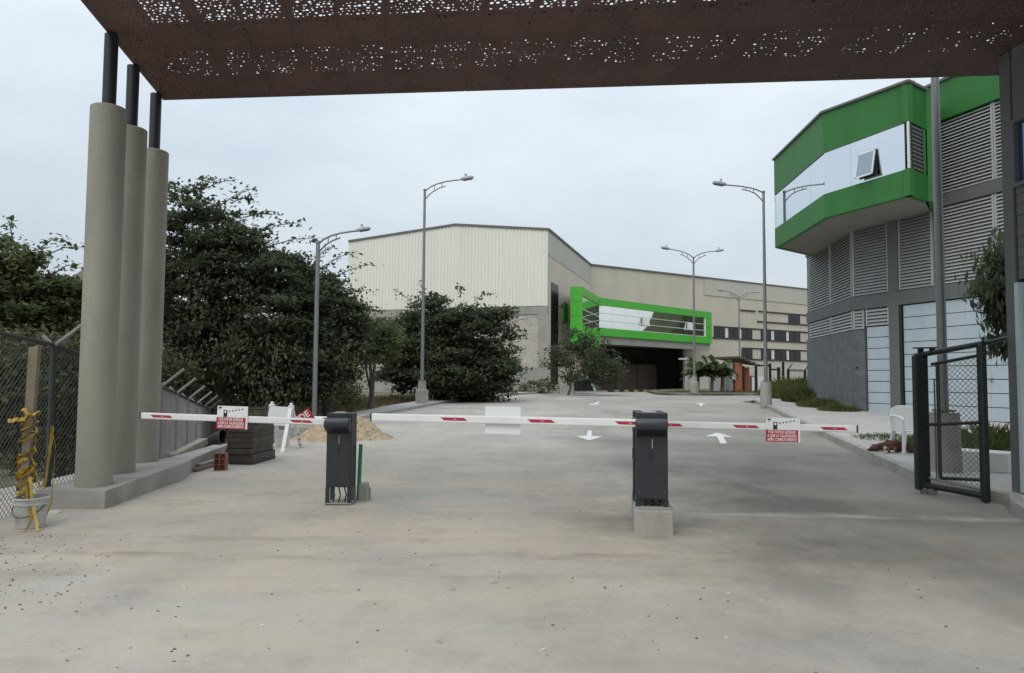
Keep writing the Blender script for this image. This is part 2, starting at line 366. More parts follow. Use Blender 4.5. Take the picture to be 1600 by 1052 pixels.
MT = dict(
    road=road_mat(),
    joint=mat('joint_filler', (0.06, 0.058, 0.055), 0.9),
    walk=mat('walk_concrete', (0.42, 0.41, 0.385), 0.88, 0.1, 1.5, 0.2, 50, stain=0.5, stain_col=(0.26, 0.25, 0.23), grime=0.8),
    kerb=mat('kerb_concrete', (0.35, 0.335, 0.30), 0.9, 0.14, 3, 0.25, 40, stain=0.6, stain_col=(0.19, 0.175, 0.15), grime=1.6),
    soil=mat('dry_soil', (0.13, 0.11, 0.07), 0.95, 0.35, 1.3, 0.5, 12, stain=0.6, stain_col=(0.08, 0.10, 0.035), grime=0.5),
    gravel=mat('pale_gravel', (0.36, 0.345, 0.31), 0.95, 0.3, 14, 0.6, 40),
    colm=mat('column_concrete', (0.30, 0.29, 0.238), 0.85, 0.16, 1.6, 0.3, 40, stain=0.6, stain_col=(0.20, 0.192, 0.155), stretch=(1, 1, 0.35), grime=1.5),
    post=mat('blue_black_paint', (0.014, 0.018, 0.026), 0.5, 0.15, 5),
    rust=mat('rusted_steel', (0.115, 0.066, 0.057), 0.8, 0.22, 1.6, 0.1, 30, stain=0.55, stain_col=(0.045, 0.03, 0.028), grime=0.9),
    rustdark=mat('rust_beam', (0.045, 0.028, 0.024), 0.85, 0.2, 2),
    cab=mat('cabinet_paint', (0.021, 0.024, 0.028), 0.55, 0.1, 6, 0.05, 120, stain=0.3, stain_col=(0.048, 0.046, 0.043), grime=3.0),
    hub=mat('hub_plastic', (0.014, 0.017, 0.025), 0.35, 0.1, 6),
    cable=mat('black_cable', (0.012, 0.012, 0.012), 0.5),
    white=mat('white_enamel', (0.78, 0.78, 0.76), 0.4, 0.03, 3, stain=0.18, stain_col=(0.5, 0.48, 0.44), grime=4),
    signwhite=mat('sign_white', (0.78, 0.79, 0.78), 0.45, 0.02, 3),
    signgrey=mat('sign_back', (0.62, 0.63, 0.62), 0.5, 0.03, 3),
    red=mat('sign_red', (0.42, 0.02, 0.05), 0.45, 0.06, 8),
    ink=mat('black_ink', (0.012, 0.012, 0.014), 0.5),
    green=mat('green_plaster', (0.024, 0.165, 0.026), 0.6, 0.12, 1.4, 0.1, 60, stain=0.4, stain_col=(0.02, 0.105, 0.02), grime=1.0, stretch=(1, 1, .4)),
    acm=mat('green_panel', (0.075, 0.47, 0.035), 0.35, 0.05, 0.8),
    pipe=mat('green_pipe', (0.008, 0.22, 0.09), 0.4, 0.1, 10),
    clad=mat('cream_cladding', (0.77, 0.77, 0.68), 0.5, 0.035, 0.6, stain=0.12, stain_col=(0.5, 0.5, 0.42), stretch=(1, 1, 0.2), grime=0.5),
    beige=mat('beige_render', (0.57, 0.52, 0.425), 0.9, 0.09, 0.5, 0.1, 20, stain=0.5, stain_col=(0.47, 0.43, 0.36), stretch=(1, 1, 0.5), grime=0.35),
    beigepink=mat('pale_render', (0.64, 0.555, 0.45), 0.9, 0.06, 0.6, 0.1, 20),
    greybeige=mat('grey_cladding', (0.52, 0.495, 0.42), 0.7, 0.05, 0.5),
    trim=mat('roof_trim', (0.14, 0.135, 0.125), 0.6, 0.1, 2),
    block=block_mat('block_wall', (0.50, 0.465, 0.41), (0.85, 0.85, 0.85)),
    concrete=mat('frame_concrete', (0.34, 0.33, 0.295), 0.9, 0.12, 1.6, 0.2, 30, stain=0.4, stain_col=(0.2, 0.19, 0.165), grime=0.6),
    darkwin=mat('dark_window', (0.022, 0.02, 0.02), 0.25, 0.2, 1.0),
    brownpanel=mat('brown_panel', (0.21, 0.155, 0.12), 0.8, 0.15, 0.9),
    inside=mat('underpass_wall', (0.36, 0.35, 0.335), 0.9, 0.15, 0.6),
    bayglass=glass_mat('bay_glass', (0.84, 0.86, 0.82), 0.015),
    mirror=glass_mat('mirror_glass', (0.68, 0.745, 0.79), 0.02),
    sashglass=glass_mat('sash_glass', (0.30, 0.36, 0.40), 0.08, 0.8),
    bluglass=glass_mat('blue_glass', (0.10, 0.16, 0.26), 0.05, 0.6),
    alu=mat('white_aluminium', (0.72, 0.72, 0.70), 0.4, 0.03, 3),
    grey=mat('grey_plaster', (0.13, 0.135, 0.135), 0.85, 0.08, 1.2, 0.12, 40, stain=0.3, stain_col=(0.10, 0.10, 0.10), grime=0.7),
    greyblock=block_mat('grey_painted_block', (0.135, 0.145, 0.15), (0.85, 0.85, 0.85), 0.4, 0.2),
    louver=mat('louver_paint', (0.42, 0.43, 0.42), 0.5, 0.08, 2.5, stain=0.3, stain_col=(0.33, 0.33, 0.31), grime=1.5),
    dark=mat('dark_void', (0.03, 0.03, 0.03), 0.9),
    door=mat('pale_blue_door', (0.44, 0.515, 0.555), 0.5, 0.05, 1.4, stain=0.15, stain_col=(0.30, 0.36, 0.39), grime=0.9),
    soffit=mat('soffit_concrete', (0.24, 0.225, 0.20), 0.9, 0.1, 1.5, 0.15, 30, stain=0.4, stain_col=(0.15, 0.14, 0.125)),
    galv=mat('galvanised_pole', (0.23, 0.24, 0.24), 0.45, 0.1, 4, metal=0.5, stain=0.2, stain_col=(0.15, 0.15, 0.15)),
    lamphead=mat('lamp_head', (0.38, 0.39, 0.40), 0.45, 0.08, 8, metal=0.3),
    lens=mat('lamp_lens', (0.12, 0.12, 0.12), 0.3),
    gate=mat('gate_black_green', (0.008, 0.014, 0.013), 0.45, 0.2, 6, stain=0.25, stain_col=(0.035, 0.038, 0.034), grime=3),
    wire=mat('fence_wire', (0.11, 0.12, 0.11), 0.5, 0.15, 5, metal=0.4),
    wirelight=mat('fence_wire_galvanised', (0.125, 0.12, 0.11), 0.6, 0.3, 3),
    fpost=mat('fence_post', (0.035, 0.04, 0.04), 0.6, 0.2, 5),
    fpostl=mat('fence_post_grey', (0.22, 0.22, 0.21), 0.6, 0.2, 5),
    wood=mat('weathered_wood', (0.20, 0.165, 0.12), 0.9, 0.3, 6, 0.3, 60, stretch=(1, 4, 1)),
    woodgrey=mat('grey_lumber', (0.27, 0.245, 0.20), 0.9, 0.3, 5, 0.3, 60),
    tape=mat('caution_tape', (0.42, 0.27, 0.03), 0.45, 0.25, 9, stain=0.4, stain_col=(0.3, 0.17, 0.02), grime=5),
    bucket=mat('bucket_plastic', (0.50, 0.50, 0.47), 0.5, 0.12, 6, stain=0.6, stain_col=(0.25, 0.24, 0.22), grime=5),
    form=mat('oily_steel_form', (0.062, 0.048, 0.038), 0.55, 0.45, 5, 0.2, 30, stain=0.7, stain_col=(0.10, 0.075, 0.058), grime=3),
    clay=mat('hollow_clay_brick', (0.27, 0.115, 0.085), 0.85, 0.2, 14),
    sand=mat('tan_sand', (0.40, 0.31, 0.205), 0.95, 0.3, 6, 0.9, 22, stain=0.5, stain_col=(0.29, 0.22, 0.145), grime=2.5),
    orange=mat('orange_mesh', (0.5, 0.10, 0.04), 0.6, 0.2, 12),
    tarp=mat('black_plastic', (0.014, 0.015, 0.016), 0.4, 0.2, 6),
    paint=mat('road_paint', (0.66, 0.66, 0.63), 0.7, 0.1, 6, stain=0.6, stain_col=(0.44, 0.43, 0.41), grime=2.2),
    plaster=mat('white_plastic', (0.76, 0.76, 0.74), 0.4, 0.03, 4),
    dogfur=mat('brown_fur', (0.10, 0.042, 0.024), 0.9, 0.3, 18, 0.4, 90),
    dogwhite=mat('white_fur', (0.5, 0.46, 0.42), 0.9, 0.2, 18),
    dogdark=mat('dark_fur', (0.03, 0.02, 0.018), 0.7, 0.2, 18),
    bark=mat('tree_bark', (0.12, 0.10, 0.08), 0.95, 0.3, 5, 0.4, 30),
    leaf=leaf_mat('dark_leaf', (0.056, 0.073, 0.044), (0.122, 0.144, 0.082), .48),
    leaf2=leaf_mat('mid_leaf', (0.065, 0.086, 0.038), (0.155, 0.182, 0.083), .45),
    leaf3=leaf_mat('dull_leaf', (0.05, 0.05, 0.03), (0.15, 0.145, 0.08), .3),
    vine=leaf_mat('dry_vine', (0.045, 0.048, 0.03), (0.14, 0.14, 0.08), .25),
    palm=leaf_mat('palm_leaf', (0.025, 0.045, 0.012), (0.09, 0.12, 0.035)),
    grass=leaf_mat('grass_blade', (0.05, 0.072, 0.02), (0.17, 0.195, 0.07), 0.4),
    drygrass=leaf_mat('dry_grass_blade', (0.06, 0.055, 0.022), (0.21, 0.18, 0.09), 0.3),
    terracotta=mat('orange_door_paint', (0.42, 0.14, 0.075), 0.7, 0.12, 3),
    bluegrey=mat('blue_grey_panel', (0.24, 0.27, 0.28), 0.7, 0.1, 3),
    shedroof=mat('shed_roof', (0.09, 0.08, 0.07), 0.8, 0.2, 3),
    stone=mat('pebble', (0.12, 0.11, 0.095), 0.9, 0.5, 3),
    paper=mat('scrap_paper', (0.6, 0.58, 0.52), 0.8, 0.1, 9),
    yellow=mat('hazard_yellow', (0.30, 0.22, 0.07), 0.6, 0.1, 8),
)

# ------------------------------------------------------------------ ground, road, walks
def lerp_tab(tab, y):
    if y <= tab[0][0]: return tab[0][1]
    for (a, u), (b, w) in zip(tab, tab[1:]):
        if y <= b: return u + (w - u) * (y - a) / (b - a)
    return tab[-1][1]
XL = [(-8, -9.5), (8.0, -9.5), (8.9, -5.6), (11, -5.3), (14, -5.25), (16, -5.05), (24, -4.35), (32.6, -2.8), (40, -0.5), (46, 1.3), (52, 3.2), (70, 6.5), (78, 7.5)]
XR = [(-8, 5.0), (6, 5.2), (7.9, 5.55), (8.9, 5.95), (9.3, 6.2), (10.3, 6.08), (10.85, 5.98), (16, 7.1), (21, 8.25), (29.9, 10.3), (36.5, 11.7), (40, 13.0), (43, 16.5), (46, 30), (78, 30)]
xl = lambda y: lerp_tab(XL, y)
xr = lambda y: lerp_tab(XR, y)

def axis(*segs):
    v = []
    for a, b, s in segs:
        k = max(1, round((b - a) / s)); v += [a + (b - a) * i / k for i in range(k)]
    return v + [segs[-1][1]]
xs = axis((-500, -60, 110), (-60, -20, 5), (-20, 20, 1), (20, 60, 5), (60, 500, 110))
ys = axis((-300, -20, 70), (-20, -4, 4), (-4, 60, 1), (60, 120, 6), (120, 900, 130))
gv = [(x, y, gz(x, y) - 0.07) for y in ys for x in xs]
nx = len(xs)
gf = [(j * nx + i, j * nx + i + 1, (j + 1) * nx + i + 1, (j + 1) * nx + i) for j in range(len(ys) - 1) for i in range(nx - 1)]
gm = MB().add(gv, gf)
tag(gm.build('ground', MT['soil'], smooth=False), kind='structure')

# gravel lot behind the left fence
vm = MB()
gy = axis((-8, 14, 1)); gx = axis((-24, -5.75, 1))
vm.add([(x, y, gz(x, y) - 0.03) for y in gy for x in gx], [(j * len(gx) + i, j * len(gx) + i + 1, (j + 1) * len(gx) + i + 1, (j + 1) * len(gx) + i) for j in range(len(gy) - 1) for i in range(len(gx) - 1)])
tag(vm.build('gravel_lot', MT['gravel']), kind='structure')

# road: dark sub base with concrete slabs laid on it
rm = MB()
ryy = axis((-8, 8, 1), (8, 78, 1))
K = 8
def strip(mb, y0s, z_off, f0, f1, tilt=0.0, k=K):
    vs = []
    for y in y0s:
        a, b = f0(y), f1(y)
        for i in range(k + 1):
            x = a + (b - a) * i / k; yy = y + tilt * x
            vs.append((x, yy, gz(x, yy) + z_off))
    mb.add(vs, [(j * (k + 1) + i, j * (k + 1) + i + 1, (j + 1) * (k + 1) + i + 1, (j + 1) * (k + 1) + i) for j in range(len(y0s) - 1) for i in range(k)])
strip(rm, ryy, -0.035, lambda y: xl(y) - 0.05, lambda y: xr(y) + 0.05)
road = tag(rm.build('road', MT['joint']), kind='structure')
TILT = -0.075
def slab(y0, y1, f0, f1):
    m = MB(); n = max(2, int((y1 - y0) / 0.5) + 1)
    yy = [y0 + (y1 - y0) * i / (n - 1) for i in range(n)]
    strip(m, yy, 0.0, f0, f1, TILT, 10)
    k = 11; top = len(m.v)
    # skirt
    ring = list(range(k)) + [j * k + k - 1 for j in range(1, n)] + [(n - 1) * k + i for i in range(k - 2, -1, -1)] + [j * k for j in range(n - 2, 0, -1)]
    low = [(m.v[i][0], m.v[i][1], m.v[i][2] - 0.03) for i in ring]
    base = len(m.v); m.v += low
    R = len(ring)
    m.f += [(ring[(i + 1) % R], ring[i], base + i, base + (i + 1) % R) for i in range(R)]
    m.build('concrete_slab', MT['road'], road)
yb = [-7.5, 3.2, 8.9, 18.8, 28.35, 40.0, 77]
gap = [0.004, 0.010, 0.004, 0.035, 0.004]
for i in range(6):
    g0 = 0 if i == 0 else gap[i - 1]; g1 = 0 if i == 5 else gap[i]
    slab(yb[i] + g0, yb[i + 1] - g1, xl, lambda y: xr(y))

# painted arrows on the slabs
def arrow(pts):
    q = [G(800 * 0 + px, py) for px, py in pts]
    m = MB().add([(p.x, p.y, gz(p.x, p.y) + 0.006) for p in q], [tuple(range(len(q)))])
    m.build('painted_arrow', MT['paint'], road)
cv = lambda L: [(860 + x / 4.706, 600 + y / 4.706) for x, y in L]
arrow(cv([(1135, 388), (1215, 362), (1232, 362), (1345, 393), (1272, 390), (1298, 440), (1252, 440), (1222, 388)]))
arrow(cv([(185, 385), (266, 384), (275, 345), (305, 345), (302, 384), (382, 390), (285, 418)]))
arrow(cv([(283, 148), (318, 147), (352, 132), (364, 135), (345, 149), (372, 149), (300, 158)]))
arrow(cv([(1060, 149), (1108, 140), (1148, 151), (1122, 151), (1117, 165), (1098, 165), (1096, 151)]))

# right kerb and pavement, island, left kerb
def kerb_line(name, pts, w, h, side, parent=None, m='kerb', seg=2.0):
    """kerb stones along a polyline (xy), w wide to the given side, h above the terrain"""
    root = parent
    P2 = [Vector((p[0], p[1])) for p in pts]
    res = [P2[0]]
    for a, b in zip(P2, P2[1:]):
        k = max(1, round((b - a).length / seg)); res += [a + (b - a) * i / k for i in range(1, k + 1)]
    for i, (a, b) in enumerate(zip(res, res[1:])):
        t = (b - a).normalized(); a2 = a + t * 0.006; b2 = b - t * 0.006
        def nrm(j):
            u = (res[min(j + 1, len(res) - 1)] - res[max(j - 1, 0)]).normalized(); return Vector((u.y, -u.x)) * side
        na, nb = nrm(i), nrm(i + 1)
        ring = [a2, b2, b2 + nb * w, a2 + na * w]
        dz = RNG.uniform(-0.006, 0.006)
        mb = MB().prism([(p.x, p.y) for p in ring], [gz(p.x, p.y) - 0.06 for p in ring], [gz(p.x, p.y) + h + dz for p in ring])
        mb.build('kerb_stone', MT[m], root, bevel=0.012)
kr = [(5.0, 0.5)] + [(xr(y), y) for y in (4, 6, 7.9, 8.9, 9.3, 10.3, 10.85, 13.5, 16, 18.5, 21, 24, 27, 29.9, 33, 35.5)] + [(12.0, 36.8), (12.7, 38.0), (13.9, 39.0), (15.6, 39.6), (18, 40.0), (24, 40.4)]
wm = MB()
def walk_h(y): return 0.146
wy = axis((0.5, 36, 0.5))
for j in range(len(wy) - 1):
    a, b = wy[j], wy[j + 1]
    for i in range(6):
        def pt(y, i): 
            x0 = lerp_tab([(q[1], q[0]) for q in kr[:16]], y) + 0.14
            x1 = 24.0 + 0 * y
            x = x0 + (x1 - x0) * i / 6
            return (x, y, gz(x, y) + walk_h(y) - 0.004)
        wm.quad(pt(a, i), pt(a, i + 1), pt(b, i + 1), pt(b, i))
wm.add([(11.7, 36, gz(0, 36) + .136), (24, 36, gz(0, 36) + .136), (24, 40.3, .776), (18, 39.9, .776), (15.7, 39.5, .776), (14.0, 38.9, .775), (12.8, 37.9, .74), (12.1, 36.8, .712)], [(0, 1, 2, 3, 4, 5, 6, 7)])
pav = tag(wm.build('pavement', MT['walk']), kind='structure')
kerb_line('kerb', kr, 0.14, 0.15, 1, pav)

isl = [(9.2, 45.0), (10.2, 44.6), (12.5, 45.0), (15, 45.9), (20, 47.6), (34, 52), (34, 74), (20, 72), (14, 66), (10.2, 56), (9.0, 46.2)]
im = MB().prism(isl, [0.55] * len(isl), [0.78] * len(isl))
island = tag(im.build('grass_verge', MT['soil']), kind='structure')
kerb_line('kerb', isl[:6], 0.16, 0.165, -1, island)
lk = [(xl(y), y) for y in (22.5, 24, 27, 30, 32.6, 35, 37.5, 40, 43, 46, 50)]
lw = MB()
for (x0, y0), (x1, y1) in zip(lk, lk[1:]):
    w0, w1 = 1.15, 1.15
    if y0 < 26: w0, w1 = 0.9, 1.0
    lw.quad((x0 - w0, y0 + .2, gz(x0, y0) + .10), (x0 - .1, y0, gz(x0, y0) + .10), (x1 - .1, y1, gz(x1, y1) + .10), (x1 - w1, y1 + .2, gz(x1, y1) + .10))
    lw.quad((x0 - w0, y0 + .2, gz(x0, y0) - .10), (x0 - w0, y0 + .2, gz(x0, y0) + .10), (x1 - w1, y1 + .2, gz(x1, y1) + .10), (x1 - w1, y1 + .2, gz(x1, y1) - .10))
lpath = tag(lw.build('footpath', MT['walk']), kind='structure')
kerb_line('kerb', lk, 0.12, 0.11, -1, lpath)

# ------------------------------------------------------------------ perforated canopy
CZ = 5.83
FL, FR0, NLp = PZ(255, 157, CZ), PZ(1575, 118, CZ), PZ(125, 0, CZ)
FR = FL + (FR0 - FL) * 1.24
inw = (NLp - FL).normalized() * 5.2
NL, NR = FL + inw, FR + inw
can = thing('perforated_canopy', 'long rust brown perforated metal canopy spanning overhead above the entrance', 'canopy', (FL.x, FL.y, 0))
def cpt(u, v, z=0.0):
    p = FL + (FR - FL) * u + inw * v
    return Vector((p.x, p.y, CZ + z))
NU, NV = 13, 3; CD = 5.2
rs = np.random.RandomState(5)
def perforated(corner, nu, nv, lo, hi, solid, margin=1, up=None):
    """sheet with real round holes; corner(u,v) maps the unit square to the world"""
    mb = MB()
    for j in range(nv):
        us = [i / nu for i in range(nu + 1)] if j % 2 == 0 else [0.0] + [(i + .5) / nu for i in range(nu)] + [1.0]
        v0, v1 = j / nv, (j + 1) / nv
        for i in range(len(us) - 1):
            u0, u1 = us[i], us[i + 1]
            cs = [corner(u0, v0), corner(u1, v0), corner(u1, v1), corner(u0, v1)]
            edge = i < margin or j < margin or i >= len(us) - 1 - margin or j >= nv - margin
            if edge or rs.rand() < solid:
                mb.quad(*cs); continue
            r = rs.uniform(lo, hi); r = r if rs.rand() < 0.6 else lo
            jx, jy = rs.uniform(-.5, .5, 2) * (1 - 2 * r) * 0.9
            hs = [corner(u0 + (.5 + jx + r * math.cos(t)) / nu, (j + .5 + jy + r * math.sin(t)) / nv) for t in [math.radians(-135 + 45 * k) for k in range(8)]]
            mb.add(cs + hs, [(0, 1, 6, 5, 4), (1, 2, 8, 7, 6), (2, 3, 10, 9, 8), (3, 0, 4, 11, 10)])
    return mb
for a in range(NU):
    for b in range(NV):
        g = 0.0016
        f = lambda u, v, a=a, b=b: cpt((a + g + u * (1 - 2 * g)) / NU, (b + g + v * (1 - 2 * g)) / NV)
        nu, nv = 18, 26
        perforated(f, nu, nv, 0.13, 0.34, 0.12).build('perforated_panel', MT['rust'], can)
H = 0.92
# far fascia: solid edge beam low, perforated sheet above it, flat gutter on top
eb = MB(); e0, e1 = cpt(0, 0.003), cpt(1, 0.003)
eb.wall((e0.x, e0.y), (e1.x, e1.y), CZ + 0.006, CZ + 0.30, 0.12, inset=0.01); eb.build('edge_beam', MT['rustdark'], can)
for a in range(NU):
    f = lambda u, v, a=a: cpt((a + .0016 + u * .9968) / NU, 0.0, 0.30 + (H - 0.30) * v)
    perforated(f, 18, 10, 0.22, 0.40, 0.12).build('fascia_panel', MT['rust'], can)
def deck(v0, v1, z, t, nm):
    c = [cpt(0, v0), cpt(1, v0), cpt(1, v1), cpt(0, v1)]
    m = MB(); m.hexa([(p.x, p.y, CZ + z) for p in c] + [(p.x, p.y, CZ + z + t) for p in c]); m.build(nm, MT['rustdark'], can)
deck(-0.004, 0.58 / CD, H, 0.03, 'gutter')
deck(1.66 / CD, 1.78 / CD, 0.012, 0.26, 'cross_beam')
deck(3.6 / CD, 3.72 / CD, 0.012, 0.26, 'cross_beam'); deck(0.985, 1.0, 0.012, H, 'rear_fascia')
for a in range(NU + 1):
    for k in (0.0, 0.5):
        u = (a + k) / NU
        if u > 1: continue
        w = 0.05 if k == 0 else 0.03
        p, q = cpt(min(max(u, .004), .996), 0.015), cpt(min(max(u, .004), .996), 0.98)
        MB().wall((p.x, p.y), (q.x, q.y), CZ + 0.008, CZ + (0.20 if k == 0 else 0.10), w, inset=-w / 2).build('rib', MT['rustdark'], can)
for u, nm in ((0.0, 'side_fascia'), (1.0, 'side_fascia')):
    p, q = cpt(u, 0.0), cpt(u, 1.0)
    s_ = 0.02 if u == 0 else -0.02
    MB().wall((p.x, p.y), (q.x, q.y), CZ + 0.004, CZ + H, 0.02, inset=-0.02 if u == 0 else 0.0).build(nm, MT['rust'], can)

# ------------------------------------------------------------------ plinth and three columns on the left
R0, R1, R2, R3, R4 = G(163, 796), G(245, 765), G(300, 738), G(372, 706), G(440, 687)
plz = [(R0, 0.80, 0.21), (R1, 0.78, 0.235), (G(286, 751), 0.70, 0.25), (R2, 0.42, 0.21), (G(327, 723), 0.30, 0.195), (R3, 0.28, 0.19), (R4, 0.24, 0.18)]
pk = MB(); vs = []
for p, w, h in plz:
    b = gz(p.x, p.y); t = p.y - plz[0][0].y
    vs.append([(p.x - w, p.y - (0.0 if p is R0 else 0.05), b - 0.08), (p.x, p.y, b - 0.08), (p.x, p.y, b + h), (p.x - w, p.y + 0.0, b + h)])
for a, b in zip(vs, vs[1:]):
    pk.add(a + b, [(0, 4, 5, 1), (1, 5, 6, 2), (2, 6, 7, 3), (3, 7, 4, 0)])
pk.add(vs[0], [(0, 1, 2, 3)]); pk.add(vs[-1], [(3, 2, 1, 0)])
tag(pk.build('concrete_plinth', MT['kerb'], bevel=0.012), 'wavy topped low concrete plinth under the three round columns', 'plinth')
for (pxa, pxb, pyb, d, top, lab) in (
        (172, 138, 765, 9.02, 4.88, 'nearest of the three round concrete columns, carrying a dark steel post'),
        (208, 190, 750, 9.95, 4.93, 'middle one of the three round concrete columns at the plinth'),
        (245, 226, 738, 10.95, 4.93, 'farthest of the three round concrete columns, next to the planks')):
    a = P(pxa, 120, d)
    r = thing('concrete_column', lab, 'column', (a.x, a.y, 0.2), 'round columns carrying the canopy')
    zc = 1.9
    m = MB(); rr = 0.205
    m.lathe((a.x, a.y, 0), [(0, 0.15), (rr, 0.15), (rr, top - .012), (rr - .012, top), (0, top)], 32)
    m.build('shaft', MT['colm'], r, smooth=True)
    for ys in {138: (), 190: (520,), 226: (333, 527)}[pxb]:
        zs = P(pxa, ys, d).z
        MB().lathe((a.x, a.y, 0), [(rr - .004, zs - .009), (rr + .002, zs - .006), (rr + .0025, zs + .004), (rr - .004, zs + .009)], 32).build('pour_seam', MT['concrete'], r, smooth=True)
    MB().lathe((a.x, a.y, 0), [(0.08, top - .02), (0.08, CZ - 0.02)], 20).build('steel_post', MT['post'], r, smooth=True)

# ------------------------------------------------------------------ gate house on the right edge
gh = thing('gate_house', 'dark grey gate house at the right edge with a narrow window and pale door', 'gate house', (6.5, 9.2, 0.2))
gx0 = P(1574, 500, 9.45).x
b0 = 0.12
MB().box((gx0 + .12, 9.40, (b0 + CZ) / 2), (0.20, 0.20, CZ - b0 - 0.01)).build('corner_pillar', MT['grey'], gh, bevel=0.01)
wx = gx0 - 0.05
# left wall (faces the road): siding below the window, door nearer
MB().box((wx + .18, 8.86, 5.35), (0.2, 0.82, 0.93)).build('lintel', MT['grey'], gh)
for k in range(9):
    z = 2.92 + k * 0.135
    MB().box((wx + .17 + .004 * (k % 2), 8.86, z), (0.16, 0.82, 0.128)).build('siding_board', MT['grey'], gh)
fr = MB().box((wx + .10, 8.86, 4.05), (0.10, 0.84, 0.05)).box((wx + .10, 8.86, 4.87), (0.10, 0.84, 0.05)).box((wx + .10, 9.255, 4.46), (0.10, 0.05, 0.77)).box((wx + .10, 8.465, 4.46), (0.10, 0.05, 0.77)).build('window_frame', MT['grey'], gh)
MB().box((wx + .12, 8.86, 4.46), (0.02, 0.74, 0.77)).build('pane', MT['bluglass'], fr)
dr = MB().box((wx + .12, 8.86, 1.5), (0.05, 0.70, 2.6)).build('door', MT['door'], gh)
MB().box((wx + .08, 9.25, 1.5), (0.09, 0.07, 2.62)).box((wx + .08, 8.46, 1.5), (0.09, 0.07, 2.62)).build('door_frame', MT['door'], dr)
MB().box((wx + .18, 6.4, (b0 + 5.8) / 2), (0.2, 4.05, 5.8 - b0)).build('wall', MT['grey'], gh)
MB().box((wx + 2.0, 9.42, (b0 + 5.8) / 2), (3.4, 0.2, 5.8 - b0)).build('wall', MT['grey'], gh)
MB().box((wx + 3.8, 6.9, (b0 + 5.8) / 2), (0.2, 5.2, 5.8 - b0)).build('wall', MT['grey'], gh)
MB().box((wx + 2.0, 4.3, (b0 + 5.8) / 2), (3.4, 0.2, 5.8 - b0)).build('wall', MT['grey'], gh)

# ------------------------------------------------------------------ barrier gates
def text_mesh(body, size, m, spacing=1.0, bold=0.012):
    cu = bpy.data.curves.new('lettering', 'FONT'); cu.body = body; cu.size = size; cu.align_x = 'CENTER'; cu.align_y = 'CENTER'
    cu.offset = bold * size; cu.extrude = 0.0008; cu.space_character = spacing; cu.resolution_u = 3
    o = bpy.data.objects.new('lettering', cu); COL.objects.link(o)
    bpy.context.view_layer.update()
    me = bpy.data.meshes.new_from_object(o.evaluated_get(bpy.context.evaluated_depsgraph_get()))
    bpy.data.objects.remove(o)
    me.materials.clear(); me.materials.append(m)
    return me
def frame(o, u, v=None):
    """matrix whose x runs along u, y up, z toward the viewer side"""
    u = Vector(u).normalized(); v = Vector((0, 0, 1)); v = (v - u * v.dot(u)).normalized(); w = u.cross(v)
    m = Matrix.Identity(4)
    for i in range(3): m[i][0] = u[i]; m[i][1] = v[i]; m[i][2] = w[i]; m[i][3] = o[i]
    return m
def place(name, me, mtx, parent):
    me = me.copy(); me.transform(Matrix.Translation(-root_of(parent)) @ mtx)
    return link(name, me, parent)
def lbox(mb, m, c, d):
    hx, hy, hz = d[0] / 2, d[1] / 2, d[2] / 2
    return mb.hexa([m @ (Vector(c) + Vector(q)) for q in [(-hx, -hy, -hz), (hx, -hy, -hz), (hx, hy, -hz), (-hx, hy, -hz), (-hx, -hy, hz), (hx, -hy, hz), (hx, hy, hz), (-hx, hy, hz)]])

def barrier_sign(root, m, W, H):
    """white board with a barrier pictogram over a red band of lettering; local x right, y up, origin at the top left"""
    s = lbox(MB(), m, (W / 2, -H / 2, 0), (W, H, 0.006)).build('warning_sign', MT['signwhite'], root)
    b0 = -H * 0.50
    lbox(MB(), m, (W * 0.465, (b0 - H) / 2, 0.0048), (W * 0.95, H * 0.50, 0.003)).build('red_band', MT['red'], s)
    lines = ['POR FAVOR ESPERAR', 'A QUE LA TALANQUERA', 'ABRA COMPLETAMENTE']
    for k, tx in enumerate(lines):
        me = text_mesh(tx, 0.050 * W / 0.40, MT['signwhite'], 1.08, 0.018)
        w = max(v.co.x for v in me.vertices) - min(v.co.x for v in me.vertices)
        sx = W * (0.80 if k == 0 else 0.86) / w
        me.transform(Matrix.Diagonal((sx, 1.0, 1, 1)))
        place('lettering', me, m @ Matrix.Translation((W * 0.465, b0 - H * (0.095 + 0.155 * k), 0.0072)), s)
    pg = MB()
    lbox(pg, m, (W * .27, -H * .33, 0.0042), (W * .12, H * .30, 0.002))
    for k in range(5):
        x0 = W * (.40 + .105 * k); y0 = -H * (.235 - .026 * k)
        hw, hh, sl = W * .022, H * .032, W * .012
        pts = [(x0 - hw - sl, y0 - hh), (x0 + hw - sl, y0 - hh + .004), (x0 + hw + sl, y0 + hh + .004), (x0 - hw + sl, y0 + hh)]
        pg.add([m @ Vector((x, y, .0046)) for x, y in pts], [(0, 1, 2, 3)])
    # small round emblem pair at the top left
    for cx in (.065, .115):
        pg.add([m @ Vector((W * cx + W * .026 * math.cos(a), -H * .075 + H * .042 * math.sin(a), .0046)) for a in [2 * math.pi * i / 10 for i in range(10)]], [tuple(range(10))])
    lbox(pg, m, (W * .09, -H * .165, 0.0042), (W * .07, H * .012, 0.002))
    pg.build('pictogram', MT['ink'], s)
    MB().add([m @ Vector((W * .27 + W * .032 * math.cos(a), -H * .26 + H * .056 * math.sin(a), .0062)) for a in [2 * math.pi * i / 14 for i in range(14)]], [tuple(range(14))]).build('pictogram_dial', MT['signwhite'], s)
    return s

